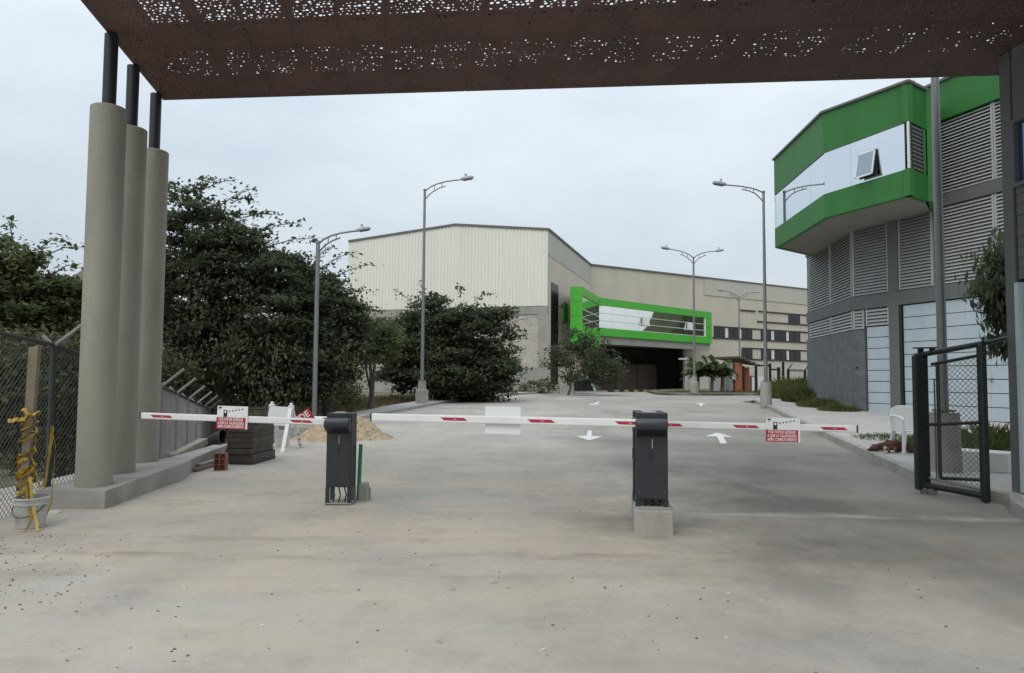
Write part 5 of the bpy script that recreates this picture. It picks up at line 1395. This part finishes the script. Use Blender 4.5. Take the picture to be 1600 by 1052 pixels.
# underpass room below the bay
ua, ub = D0 + V2(.1, 0), D0 + f2 * t_op
inn = V2(-.55, .84) * 13
MB().wall(ua + V2(-.1, .2), ua + V2(3.5, 14), .3, 4.9, .2).build('underpass_side', MT['inside'], wh)
MB().wall(ub + V2(2.4, 13), ub, .3, 4.9, .25).build('underpass_side', MT['inside'], wh)
ba, bb = ua + V2(3.0, 13.2), ub + V2(3.0, 13.2)
MB().wall(ba, bb, .3, 4.9, -.3).build('underpass_back', MT['inside'], wh)
for k in range(3):
    p, q = ua + V2(.6, 5.5) + (ub - ua) * (.02 + .235 * k), ua + V2(.6, 5.5) + (ub - ua) * (.02 + .235 * (k + 1) - .008)
    wbox(p, q, .5, 3.1, .0, .12, 'brown_panel', 'brownpanel')
MB().hexa([(ua.x - 1, ua.y, 4.86), (ub.x + .5, ub.y, 4.86), (ub.x + 4, ub.y + 15, 4.86), (ua.x + 2, ua.y + 15, 4.86), (ua.x - 1, ua.y, 5.0), (ub.x + .5, ub.y, 5.0), (ub.x + 4, ub.y + 15, 5.0), (ua.x + 2, ua.y + 15, 5.0)]).build('underpass_ceiling', MT['inside'], wh)
# green bay window
K0, K1, K2, K3 = V2(4.1, 52.0), V2(4.97, 52.0), V2(7.02, 58.9), V2(19.2, 70.9)
BT, BB = 8.12, 5.06
bt2, bb2 = 8.12, 5.0
by = wh
def gpanels(a, b, z0, z1, n, o0=0.0, t=.10, vertical=False, z0b=None, z1b=None):
    for k in range(n):
        j = .012
        if vertical:
            h = (z1 - z0) / n; wbox(a, b, z0 + h * k + j, z0 + h * (k + 1) - j, o0 - t, o0 + .002 * (k % 2), 'green_panel', 'acm')
        else:
            p, q = a + (b - a) * ((k + .004) / n), a + (b - a) * ((k + .996) / n)
            wbox(p, q, z0, z1, o0 - t, o0 + .002 * (k % 2), 'green_panel', 'acm')
gpanels(K0, K1, 3.95, BT, 4, vertical=True)
wbox(K0 + V2(.03, 0), K1 - V2(.03, 0), 3.95, BT, -.4, -.11, 'green_backing', 'trim')
# wing between chunk and main front
ZU, ZL = 7.52, 5.70
gpanels(K1, K2, ZU, BT - .005, 3); gpanels(K1, K2, 4.1, ZL - .3, 3)
gpanels(K2, K3, ZU, BT - .005, 9); gpanels(K2, K3, BB, ZL, 9)
kk = (K3 - K2).normalized()
gpanels(K3 - kk * 1.05, K3, ZL + .003, ZU - .003, 2, vertical=True)
wbox(K1, K2, 5.4, ZU - .001, -.14, -.10, 'bay_glass', 'bayglass'); 
ga, gb_ = K2, K3 - kk * 1.05
npn = 9
for k in range(npn):
    for r_, (z0, z1) in enumerate(((ZL, 6.28), (6.30, 6.88), (6.90, ZU))):
        p, q = ga + (gb_ - ga) * ((k + .003) / npn), ga + (gb_ - ga) * ((k + .997) / npn)
        wbox(p, q, z0, z1, -.14, -.10 + RNG.uniform(0, .004), 'bay_pane', 'bayglass')
for z in (6.28, 6.88): wbox(ga, gb_, z - .005, z + .04, -.10, -.06, 'mullion', 'alu')
wbox(ga, gb_, ZL - .002, ZL + .045, -.10, -.01, 'mullion', 'alu'); wbox(gb_ - kk * .08, gb_, ZL + .07, ZU - .003, -.1, -.01, 'mullion', 'alu')
for z in (5.9, 6.55): wbox(K1, K2, z, z + .05, -.10, -.05, 'mullion', 'alu')
for t in (.36, .80):
    p = ga + (gb_ - ga) * t; q = p + kk * .85
    n_o = V2(kk.y, -kk.x)
    MB().hexa([(*(p + n_o * .20), 6.2), (*(q + n_o * .20), 6.2), (*(q + n_o * -.05), 6.2), (*(p + n_o * -.05), 6.2), (*(p + n_o * .02), 6.92), (*(q + n_o * .02), 6.86), (*(q - n_o * .05), 6.86), (*(p - n_o * .05), 6.86)]).build('open_window', MT['signgrey'], wh)
# body of the bay and the grey beam beneath
nb = V2(-kk.y, kk.x)
bodyp = [K0 + V2(.05, .42), K1 + V2(-.05, .42), K2 + V2(-.1, .2), K3 + nb * .2, K3 + nb * 4.6, D0 + V2(-.3, 2)]
MB().prism([(p.x, p.y) for p in bodyp], BT - .15, BT - .04).build('bay_roof', MT['trim'], wh)
MB().prism([(p.x, p.y) for p in bodyp[1:]], BB - .35, BB - .01).build('bay_soffit', MT['concrete'], wh)
wbox(K2, K3 - kk * .2, BB - .62, BB - .02, -.45, -.16, 'grey_beam', 'concrete')
wbox(K2 + nb * .5, K3 + nb * .5, BB, BT - .1, -.2, -.1, 'bay_lining', 'dark'); wbox(K1, K2, 4.1, BT - .1, -.5, -.4, 'bay_lining', 'dark')
MB().wall(K3 + nb * 4.4, K3 + nb * .12, BB, BT - .01, .1).build('green_return', MT['acm'], wh)
# hazard striped dock edge
for k in range(16):
    a = V2(7.2 + .40 * k, 55.6 + .22 * k); b = a + V2(.38, .21)
    tagm = wbox(a, b, .58, .80, 0, .25, 'dock_edge', 'yellow' if k % 2 else 'ink')

# ------------------------------------------------------------------ shed, posts and cabinets on the verge
sh = thing('gate_shed', 'small flat roofed shed with orange doors on the grass verge', 'shed', (15, 50, .77))
zb_ = .74
def sP(px, py, d): return P(px, py, d)
def wallpx(pa, pb, da, db, z0, ytop, t, nm, m, parent):
    a, b = sP(pa, 590, da), sP(pb, 590, db)
    z1 = sP(pa, ytop, da).z
    return MB().wall((a.x, a.y), (b.x, b.y), z0, z1, -t).build(nm, MT[m], parent)
wallpx(1131, 1138.5, 50, 50, zb_, 570, .3, 'wall_panel', 'bluegrey', sh)
wallpx(1139, 1145.5, 49.9, 49.9, zb_, 568, .3, 'wall_panel', 'concrete', sh)
d_ = wallpx(1148, 1160, 50, 50, zb_, 567, .1, 'door', 'terracotta', sh)
wallpx(1146, 1147.6, 49.9, 49.9, zb_, 566, .2, 'door_post', 'ink', sh)
wallpx(1160.4, 1163.5, 49.9, 49.9, zb_, 572, .2, 'door_post', 'ink', sh)
wallpx(1164, 1171, 50.4, 50.4, zb_, 574, .1, 'door', 'terracotta', sh)
wallpx(1108, 1131, 52.5, 52.5, zb_, 572, .2, 'rear_wall', 'inside', sh)
q = sP(1147, 588, 49.7); MB().box((q.x, q.y, q.z), (.28, .06, .42)).build('notice', MT['paper'], sh)
a, b, c_, e = sP(1118, 561, 53), sP(1156, 560, 49.6), sP(1183, 572, 49.6), sP(1150, 568, 53.5)
rfz = .14
MB().hexa([a, b, c_, e, a + Vector((0, 0, rfz)), b + Vector((0, 0, rfz)), c_ + Vector((0, 0, rfz)), e + Vector((0, 0, rfz))]).build('roof', MT['shedroof'], sh)
for k in range(4):
    q = b + (c_ - b) * (.15 + .28 * k); MB().box((q.x, q.y - .1, q.z + .1), (.35, .08, .06), 0).build('roof_bracket', MT['galv'], sh)
# post with a flat floodlight plate near the underpass
a = sP(1074, 612, 49); fl = thing('signal_post', 'pale square post with a flat light plate beside the underpass mouth', 'post', (a.x, a.y, .76))
MB().box((a.x, a.y, 1.9), (.26, .2, 2.3)).build('post', MT['signgrey'], fl)
q = sP(1071, 561, 48.9); MB().box((q.x, q.y, q.z), (.85, .3, .09)).build('light_plate', MT['signgrey'], fl)
# service yard fence: dark posts with a rail and Y arms
yf = thing('yard_fence', 'dark steel post fence with slanted arms in front of the far beige wall', 'fence', (17, 52, .7))
prev = None
for px, top, w in ((1181.5, 572, 3.4), (1203.5, 568, 3.2), (1217, 574, 4.0), (1224, 566, 3), (1232, 577, 3.2), (1258, 578, 3.0)):
    a = sP(px, 605, 47.5); z1 = sP(px, top, 47.5).z
    po = MB().box((a.x, a.y, (z1 + .6) / 2), (w * 47.5 / FPX, .14, z1 - .6)).build('post', MT['gate'], yf)
    if px > 1220: MB().tube([(a.x, a.y, z1), (a.x + .26, a.y, z1 + .32)], .035, 6).build('slanted_arm', MT['gate'], po)
    if prev is not None and px < 1220: MB().box(((a.x + prev.x) / 2, a.y, z1 - .15), (abs(a.x - prev.x), .08, .10)).build('rail', MT['gate'], yf)
    prev = a
for (pa, pb, y0, y1, lab) in ((1175, 1182, 587, 609, 'narrow white utility cabinet by the yard fence'), (1184, 1200, 588, 608, 'wide white utility cabinet between two yard fence posts')):
    a, b = sP(pa, y1, 50), sP(pb, y1, 50); z1 = sP(pa, y0, 50).z
    c = thing('utility_cabinet', lab, 'cabinet', ((a.x + b.x) / 2, 50.2, .75), 'white cabinets in the service yard')
    MB().box(((a.x + b.x) / 2, 50.25, (.75 + z1) / 2), (b.x - a.x, .5, z1 - .75)).build('body', MT['bluegrey'] if pa < 1180 else MT['signgrey'], c, bevel=.02)
    for s in (.25, .75):
        MB().box((a.x + (b.x - a.x) * s, 49.99, (.75 + z1) / 2), ((b.x - a.x) * .42, .02, (z1 - .75) * .8)).build('door', MT['signwhite'], c)
# dark trailer under the small tree
tb = thing('skip_trailer', 'black open skip with a pale sloping edge under the slim tree', 'skip', (5.2, 46.8, .66))
def q3(px, py, d): return sP(px, py, d)
a0, a1, a2, a3 = q3(897, 611, 47), q3(930, 611, 47), q3(921, 593, 47), q3(897, 595, 47)
MB().hexa([a0, a1, a1 + Vector((0, 2, 0)), a0 + Vector((0, 2, 0)), a3, a2, a2 + Vector((0, 2, 0)), a3 + Vector((0, 2, 0))]).build('hull', MT['tarp'], tb, bevel=.04)
MB().tube([q3(912, 590, 46.9), q3(922, 593, 46.9), q3(930, 611, 46.9)], .07, 6).build('pale_edge', MT['signgrey'], tb)
# planter-like grey block left of it
a = q3(886, 604, 47.5); tag(MB().box((a.x, a.y, .95), (1.0, .8, .7)).build('grey_block', MT['concrete'], bevel=.05), 'grey concrete block beside the black skip under the slim tree', 'concrete block')

# ------------------------------------------------------------------ trees and other vegetation
def leaf_quads(cent, nrm_up, size, rs, droop=0.3, aspect=0.5):
    """folded diamond leaves at the given centres; returns verts and quads"""
    n = len(cent)
    az = rs.uniform(0, 2 * np.pi, n); el = rs.normal(-droop, .45, n)
    ax = np.stack([np.cos(az) * np.cos(el), np.sin(az) * np.cos(el), np.sin(el)], 1)
    up = rs.normal(0, .45, (n, 3)) + np.array([0, 0, nrm_up])
    sd = np.cross(ax, up); sd /= np.linalg.norm(sd, axis=1, keepdims=True) + 1e-9
    s = (size * rs.uniform(.6, 1.35, n))[:, None]
    b = cent - ax * s * .5; t = cent + ax * s * .5
    mid = cent + ax * s * .02 - np.cross(sd, ax) * s * .06
    l = mid + sd * s * aspect * .5; r = mid - sd * s * aspect * .5
    v = np.stack([b, l, t, r], 1).reshape(-1, 3)
    q = np.arange(4 * n).reshape(n, 4)
    return v, q
def clusters(ells, n, rs, shell=0.55):
    """cluster centres inside a list of ellipsoids (c, r)"""
    vol = np.array([r[0] * r[1] * r[2] for c, r in ells]) ** .75; pr = vol / vol.sum()
    idx = rs.choice(len(ells), n, p=pr)
    dv = rs.normal(0, 1, (n, 3)); dv /= np.linalg.norm(dv, axis=1, keepdims=True)
    rad = rs.uniform(shell ** 3, 1, n) ** (1 / 3)
    C_ = np.array([ells[i][0] for i in idx]); R_ = np.array([ells[i][1] for i in idx])
    return C_ + dv * R_ * rad[:, None]
def crown_points(ells, ncl, per, rcl, rs, flat=.55, shell=.5):
    cc = clusters(ells, ncl, rs, shell)
    rc = rcl * rs.uniform(.5, 1.4, ncl)
    k = rs.poisson(per * (rc / rcl) ** 1.3) + 3
    pts = []
    for c, r, m in zip(cc, rc, k):
        d = rs.normal(0, .5, (m, 3)) * np.array([1, 1, flat]) * r
        pts.append(c + d)
    return np.concatenate(pts), cc
def spray(p0, p1, n, rs, size, droop=.15):
    """leaves in two ranks along an arching twig"""
    t = np.linspace(.1, 1, n)[:, None]
    p = p0 + (p1 - p0) * t; p[:, 2] += np.sin(t[:, 0] * 3.0) * droop - droop * .6 * t[:, 0] ** 2
    off = rs.normal(0, .12, (n, 3)) * np.array([1, 1, .6])
    return p + off
def tree(name, label, base, ells, ncl, per, rcl, leafsize, m, rs, trunk_r=.14, limbs=7, sprays=(), group=None, droop=.3, aspect=.5, cat='tree', flat=.55, shell=.5, vines=()):
    b = Vector(base)
    r = thing(name, label, cat, base, group)
    pts, cc = crown_points(ells, ncl, per, rcl, rs, flat, shell)
    tk = MB()
    top = np.mean([c for c, q in ells], 0)
    mid = b + (Vector(top) - b) * .45
    tk.tube([b - Vector((0, 0, .2)), b + (mid - b) * .5 + Vector((rs.normal(0, .08), rs.normal(0, .08), 0)), mid], [trunk_r * 1.25, trunk_r, trunk_r * .8], 9)
    for i in range(limbs):
        e = Vector(cc[rs.randint(len(cc))]); s = mid + (b - mid) * rs.uniform(0, .35)
        k1 = s + (e - s) * .35 + Vector((rs.normal(0, .15), rs.normal(0, .15), .25)); k2 = s + (e - s) * .7 + Vector((rs.normal(0, .15), rs.normal(0, .15), .15))
        tk.tube([s, k1, k2, e], [trunk_r * .5, trunk_r * .36, trunk_r * .2, .015], 6)
    allp = [pts]
    for p0, p1, n in sprays:
        p0, p1 = np.array(p0), np.array(p1)
        sp = spray(p0, p1, int(n * 1.7), rs, leafsize); allp.append(sp)
        q = (p0 + p1) / 2; q[2] += .10
        tk.tube([Vector(p0), Vector(q), Vector(p1)], [.02, .014, .006], 5)
    tk.build('trunk', MT['bark'], r, smooth=True)
    P_ = np.concatenate(allp) - np.array(root_of(r))
    v, q = leaf_quads(P_, 1.0, leafsize, rs, droop, aspect)
    link('crown', np_mesh('crown', v, q, MT[m]), r)
    if vines:
        pts, _ = crown_points(vines, len(vines) * 8, 55, .5, rs, 1.1, .5)
        v, q = leaf_quads(pts - np.array(root_of(r)), 1.0, leafsize * .9, rs, .9, .45)
        link('dry_vines', np_mesh('dry_vines', v, q, MT['vine']), r)
    return r
def E(px, py, d, rx, ry, rd=None):
    """ellipsoid from an image point, radii in photo pixels at that depth, depth radius in metres"""
    c = P(px, py, d); s = d / FPX
    return (np.array(c), np.array([rx * s, rd if rd else (rx + ry) * .5 * s, ry * s]))
A3 = lambda px, py, d: np.array(P(px, py, d))
R_ = lambda s: np.random.RandomState(s)
# big spreading tree behind the columns
d = 23.0
sp_list = []
for px0, py0, px1, py1 in ((330, 330, 402, 292), (310, 300, 372, 280), (340, 345, 420, 335), (400, 365, 472, 348), (300, 310, 250, 285), (420, 385, 500, 372), (300, 300, 330, 278), (380, 340, 440, 336), (360, 318, 396, 312), (280, 320, 262, 300)):
    sp_list.append((A3(px0, py0, d), A3(px1, py1, d - .2), 26))
tree('spreading_tree', 'tallest dark tree, its crown reaching high beside the round columns', (P(345, 640, d).x, d, -.3),
     [E(300, 360, d, 62, 62), E(375, 420, d, 82, 70), E(290, 470, d, 80, 90), E(430, 480, d, 80, 95), E(350, 550, d, 95, 75), E(455, 560, d, 70, 65)], 470, 110, .5, .17, 'leaf', R_(1), .2, 16, sp_list, 'trees beyond the left fence', .25, .55, 'tree', .33, .3, [E(340, 500, d - 1.3, 60, 60), E(400, 560, d - 1.5, 60, 55), E(300, 590, d - 1.2, 50, 45), E(440, 600, d - 1.4, 55, 35)])
d = 24.5
sp_list = [(A3(a, b, d), A3(c, e, d - .3), 22) for a, b, c, e in ((510, 440, 583, 412), (520, 470, 580, 452), (500, 420, 560, 392), (530, 500, 590, 480), (490, 410, 520, 385), (540, 520, 598, 512))]
tree('spreading_tree', 'dark tree right behind the shortest street lamp, with drooping outer twigs', (P(520, 640, d).x, d, -.1),
     [E(480, 450, d, 45, 45), E(510, 500, d, 62, 60), E(530, 550, d, 46, 50), E(480, 580, d, 70, 50)], 270, 110, .48, .17, 'leaf', R_(2), .16, 12, sp_list, 'trees beyond the left fence', .25, .55, 'tree', .33, .3, [E(500, 560, d - 1.2, 50, 45), E(470, 600, d - 1.2, 50, 35), E(530, 580, d - 1.0, 30, 35)])
d = 27.0
tree('roadside_bush', 'lighter green bush between the dark tree and the warehouse wall', (P(575, 620, d).x, d, .25),
     [E(580, 535, d, 32, 36), E(603, 535, d, 20, 28)], 60, 90, .5, .17, 'leaf2', R_(3), .1, 6, [], 'trees beyond the left fence', cat='bush')
# rounded bushy tree behind the tall left lamp
d = 34.0
sp_list = [(A3(a, b, d), A3(c, e, d), 18) for a, b, c, e in ((660, 490, 615, 452), (668, 480, 655, 438), (690, 480, 672, 455), (740, 470, 775, 458), (720, 465, 718, 446), (780, 500, 808, 490), (790, 540, 812, 548), (640, 520, 600, 505), (780, 590, 806, 600))]
tree('bushy_tree', 'dense rounded dark tree standing in front of the cream warehouse', (P(705, 630, d).x, d, .45),
     [E(690, 505, d, 55, 45), E(755, 515, d, 50, 50), E(650, 540, d, 58, 50), E(700, 575, d, 100, 52), E(775, 560, d, 32, 55), E(648, 575, d, 46, 26), E(735, 605, d, 66, 26)], 420, 125, .58, .2, 'leaf', R_(4), .2, 14, sp_list, None, .25, .55, 'tree', .36, .3)
# left trees behind the fence
d = 19.0
sp_list = [(A3(a, b, d), A3(c, e, d), 18) for a, b, c, e in ((70, 400, 128, 386), (80, 430, 128, 412), (20, 375, 10, 338), (60, 390, 100, 372))]
tree('spreading_tree', 'mid green tree at the left edge of the view behind the near fence', (P(20, 640, d).x, d, -.6),
     [E(-10, 420, d, 60, 62), E(50, 440, d, 55, 50), E(-40, 500, d, 80, 70), E(60, 520, d, 72, 60), E(100, 470, d, 35, 45)], 230, 100, .45, .16, 'leaf2', R_(5), .18, 12, sp_list, 'trees beyond the left fence', .25, .55, 'tree', .33, .4)
d = 26.0
tree('spreading_tree', 'dark tree filling the gap between the left edge tree and the columns', (P(150, 640, d).x, d, -.5),
     [E(110, 500, d, 60, 50), E(170, 520, d, 80, 75), E(215, 450, d, 60, 75), E(130, 590, d, 90, 50)], 230, 100, .55, .2, 'leaf', R_(6), .2, 9, [], 'trees beyond the left fence')
# shrubs and undergrowth along the far side of the left fence: each shrub is its own plant
k = 0
labs = ['shrub behind the near fence at the left picture edge', 'shrub behind the near fence next to the wooden stake', 'shrub just left of the nearest round column', 'shrub seen through the downhill fence beside the farthest column', 'shrub behind the second slanted arm of the downhill fence', 'shrub behind the far slanted arms of the downhill fence', 'shrub between the sign on the boom and the barricade', 'shrub behind the white barricade', 'shrub at the foot of the shortest street lamp']
for (px, py, d, rx, ry) in ((-20, 640, 13.0, 110, 90), (50, 625, 13.5, 70, 105), (105, 640, 14.5, 60, 95), (250, 610, 19.5, 50, 70), (300, 600, 25, 55, 60), (350, 600, 30, 50, 50), (400, 605, 31, 55, 50), (450, 612, 31, 52, 45), (515, 622, 30, 50, 28)):
    c = P(px, py, d)
    tree('shrub', 'dull green ' + labs[k], (c.x, d, gz(c.x, d) - .05), [E(px, py, d, rx, ry), E(px - 20, py + 20, d, rx * .7, ry * .6)], 85, 70, .42, .15, 'leaf3' if k % 2 else 'leaf2', R_(20 + k), .04, 8, [], 'shrubs along the left fence', cat='shrub', flat=.8, shell=.35)
    k += 1
# slim tree at the warehouse corner
d = 43.0
sp_list = [(A3(a, b, d), A3(c, e, d), 16) for a, b, c, e in ((880, 545, 848, 548), (890, 520, 872, 505), (920, 520, 930, 505), (870, 590, 845, 600), (930, 545, 972, 553), (930, 560, 962, 572))]
tree('slim_tree', 'slim airy tree in front of the warehouse corner and the green bay', (P(886, 612, d).x, d, .64),
     [E(888, 542, d, 30, 30), E(920, 545, d, 30, 28), E(866, 568, d, 18, 16), E(937, 578, d, 34, 28), E(908, 585, d, 34, 22), E(860, 596, d, 14, 9), E(900, 560, d, 40, 30)], 135, 42, .5, .19, 'leaf', R_(9), .07, 10, sp_list)
# low bushes along the warehouse base
for (px, py, d, rx, ry, lab) in ((840, 606, 47.5, 28, 12, 'low weedy bush at the foot of the warehouse wall'), (760, 612, 42, 40, 14, 'low bush on the verge right of the bushy tree')):
    c = P(px, py, d); tree('low_bush', lab, (c.x, d, gz(c.x, d)), [E(px, py, d, rx, ry)], 30, 40, .4, .16, 'leaf3', R_(int(px)), .03, 4, [], cat='bush')
# drooping mango like tree right of the gate
d = 14.0
b = P(1640, 660, d)
tr_ = tree('drooping_tree', 'tree with long drooping dark leaves hanging beside the gate house pillar', (b.x, d, gz(b.x, d) + .1),
     [E(1572, 400, d, 26, 40), E(1560, 455, d, 30, 30), E(1585, 500, d, 30, 36), E(1575, 540, d, 16, 20), E(1640, 430, d, 60, 80)], 300, 26, .28, .22, 'leaf', R_(12), .12, 8, [], None, 1.15, .26)
# palm on the verge
pb = P(1108, 610, 47.5); pr_ = R_(31)
pm = thing('palm', 'low feathery palm clump on the verge left of the shed', 'palm', (pb.x, 47.5, .76))
for k in range(3):
    bb = Vector((pb.x + (-.7, .1, .9)[k], 47.5 + (.2, -.2, .3)[k], .7))
    MB().tube([bb, bb + Vector((.05, 0, .9)), bb + Vector((.0, 0, 1.3))], [.12, .10, .08], 8).build('trunk', MT['bark'], pm, smooth=True)
fv, fq = [], []
for k in range(3):
    bb = np.array([pb.x + (-.7, .1, .9)[k], 47.5 + (.2, -.2, .3)[k], 1.9])
    for f_ in range(24):
        az = pr_.uniform(0, 2 * np.pi); L = pr_.uniform(1.2, 2.3); el = pr_.uniform(.6, 1.45)
        for j in range(26):
            t = j / 25
            rr = L * t * math.cos(el) ; z = L * t * math.sin(el) - 1.1 * t * t * math.cos(el * .6)
            c = bb + np.array([math.cos(az) * rr, math.sin(az) * rr, z])
            w = .42 * (1 - t * .6) * math.sin(min(1, t * 4) * 1.57)
            for s in (-1, 1):
                tip = c + np.array([-math.sin(az) * s * w + math.cos(az) * .22, math.cos(az) * s * w + math.sin(az) * .22, -.16])
                e = np.array([math.cos(az), math.sin(az), 0]) * .035
                i0 = len(fv); fv += [c - e, c + e, tip, tip - e * .5]; fq.append([i0, i0 + 1, i0 + 2, i0 + 3])
link('fronds', np_mesh('fronds', np.array(fv) - np.array(root_of(pm)), np.array(fq), MT['palm']), pm)

# grass: blades over patches
def blades(name, polys, n, h, m, rs, zoff=.0, spread=.5):
    """polys: list of (cx, cy, rx, ry, weight, height factor)"""
    w = np.array([p[4] for p in polys], float); w /= w.sum()
    idx = rs.choice(len(polys), n, p=w)
    pp = np.array([p[:4] for p in polys]); hf = np.array([p[5] for p in polys])[idx]
    a = rs.uniform(0, 2 * np.pi, n); r = np.sqrt(rs.uniform(0, 1, n))
    x = pp[idx, 0] + pp[idx, 2] * r * np.cos(a); y = pp[idx, 1] + pp[idx, 3] * r * np.sin(a)
    z = np.array([gz(xx, yy) for xx, yy in zip(x, y)]) + zoff
    hh = h * hf * rs.uniform(.35, 1.2, n) * (1.08 - r * .6)
    az = rs.uniform(0, 2 * np.pi, n); ln = rs.uniform(0, spread, n) * hh
    wd = rs.uniform(.003, .007, n) * (1 + h)
    dx_, dy_ = np.cos(az), np.sin(az)
    v = np.stack([np.stack([x - dy_ * wd, y + dx_ * wd, z], 1), np.stack([x + dy_ * wd, y - dx_ * wd, z], 1),
                  np.stack([x + dy_ * wd * .6 + dx_ * ln * .4, y - dx_ * wd * .6 + dy_ * ln * .4, z + hh * .6], 1), np.stack([x + dx_ * ln, y + dy_ * ln, z + hh], 1)], 1).reshape(-1, 3)
    o = link(name, np_mesh(name, v, np.arange(4 * n).reshape(n, 4), MT[m]))
    return tag(o, kind='stuff')
def PG(px, py, dz=.14):
    return G(px, py, dz)
# tall grass around the left corner of the grey building
sl_ = []
for px, py, rx, ry, w, hf in ((1240, 622, 1.2, 2.2, 3, 1.15), (1225, 622, .9, 1.6, 2, .8), (1262, 628, 1.0, 1.6, 2, .9), (1285, 636, .9, 1.0, 1.5, .45), (1310, 642, .7, .7, 1.2, .32), (1212, 617, .6, 2.5, 1, .6)):
    q = PG(px, py); sl_.append((q.x, q.y, rx, ry, w, hf))
blades('tall_grass', sl_, 26000, .9, 'grass', R_(41), .10, .9)
q1_, q2_, q3_ = PG(1400, 690), PG(1545, 695), PG(1440, 690)
blades('lawn_grass', [(q1_.x + .3, q1_.y + .6, .9, .9, 1.2, .45), (q1_.x + 1.6, q1_.y + .2, 1.0, .9, 1.5, .6), (9.2, 14.3, 1.4, 1.0, 3, 1.5), (10.8, 14.2, 1.2, 1.2, 3, 1.6), (8.4, 14.6, .8, .8, 2, .8)], 9000, .34, 'grass', R_(42), .12, .9)
# dry grass on the left verge and the island
dv = []
for px, py, rx, ry, w, hf in ((520, 640, 1.6, 2.5, 2, .8), (560, 634, 1.6, 3, 2, .8), (610, 628, 1.5, 3.5, 2, .9), (640, 624, 1.5, 3, 1.5, .9), (490, 645, 1.5, 2, 2, .8)):
    q = G(px, py); dv.append((q.x - .3, q.y + 1, rx, ry, w, hf))
dv += [(-8.5, 26, 3, 4, 3, 1), (-6.5, 33, 3.5, 5, 3, 1), (-3.5, 42, 3, 5, 2, .9), (-1.0, 47, 2, 2.5, 1.5, .9), (1.0, 48.6, 1.6, 1, 1, .9)]
blades('dry_grass', dv, 12000, .38, 'drygrass', R_(43), -.07)
blades('verge_grass', [(11.5, 47, 2.2, 1.4, 2, 1), (15, 48.2, 2.4, 1.4, 2, 1), (19, 50.2, 3, 2, 1.5, 1.2), (24, 52, 3, 2, 1, 1.6)], 6000, .22, 'grass', R_(44), .13)
# unseen wooded rise, added so the green framed glazing reflects dark on its right
hm = MB(); hr = random.Random(9); hv = []
for i in range(61):
    y = 74 + 2.6 * i; h = 34 * sstep(79, 104, y) * (1 + .10 * math.sin(i * 1.9) + .08 * math.sin(i * .7)) - 1
    hv.append([(150 + hr.uniform(-2, 2), y, -2), (158, y, h * .7 + hr.uniform(-1, 1)), (172, y, h), (215, y, h * .8), (240, y, -2)])
for a, b in zip(hv, hv[1:]): hm.add(a + b, [(0, 5, 6, 1), (1, 6, 7, 2), (2, 7, 8, 3), (3, 8, 9, 4)])
tag(hm.build('unseen_wooded_hill', MT['leaf'], smooth=True), kind='structure')
# dark distant hill on the left
hm = MB(); hv = []
for i in range(41):
    t = i / 40; x = -330 + 300 * t; h = 48 * math.sin(math.pi * t) * (1 + .25 * math.sin(t * 17) + .1 * math.sin(t * 41)) - 3
    hv.append([(x, 290 - 40 * t, -4), (x, 320 - 40 * t, h * .6), (x, 360 - 40 * t, h), (x, 460, -4)])
for a, b in zip(hv, hv[1:]): hm.add(a + b, [(0, 4, 5, 1), (1, 5, 6, 2), (2, 6, 7, 3)])
tag(hm.build('hill', MT['soil'], smooth=True), kind='structure')

# ------------------------------------------------------------------ grit and pebbles lying on the concrete
pbm = MB(); rp = random.Random(77)
def peb(x, y, s):
    z = gz(x, y) + .002; n = 5
    a0 = rp.uniform(0, 6); ring = [(x + s * rp.uniform(.7, 1.2) * math.cos(a0 + 2 * math.pi * i / n) * 1.3, y + s * rp.uniform(.7, 1.2) * math.sin(a0 + 2 * math.pi * i / n), z) for i in range(n)]
    pbm.add(ring + [(x + s * .15, y, z + s * rp.uniform(.5, .9))], [(i, (i + 1) % n, n) for i in range(n)])
for _ in range(230):
    y = 3.3 + 6.5 * rp.random() ** 1.5; x = rp.uniform(-.66 * y, .66 * y); peb(x, y, rp.choice((.003, .004, .006, .008)) * rp.uniform(.8, 1.4))
for px, py in ((95, 930, ), (90, 927), (105, 925), (205, 952), (126, 857), (240, 843), (300, 843), (434, 861), (780, 895), (945, 922), (1043, 946), (590, 987), (945, 919), (970, 917), (1100, 920), (1137, 940), (1058, 967), (1190, 857), (1308, 868), (1388, 890), (1435, 923), (1440, 934), (585, 944), (480, 832), (760, 818), (735, 812), (1510, 811), (1540, 812), (78, 838), (70, 842), (150, 870), (30, 880), (55, 895)):
    q = G(px, py); peb(q.x, q.y, rp.uniform(.006, .011))
for _ in range(150):
    q = G(170 * rp.random() ** 1.4, 838 + 125 * rp.random() ** 1.5); peb(q.x, q.y, .003 + .009 * rp.random() ** 3)
tag(pbm.build('pebbles', MT['stone']), kind='stuff')
ppm = MB()
for px, py in ((849, 1016), (1135, 998), (1190, 940), (1138, 929), (306, 888), (410, 978), (288, 919), (955, 923), (700, 940)):
    q = G(px, py); s = rp.uniform(.012, .022); a = rp.uniform(0, 3)
    ppm.box((q.x, q.y, gz(q.x, q.y) + .004), (s * 1.6, s * .8, .006), a)
tag(ppm.build('paper_bits', MT['paper']), kind='stuff')
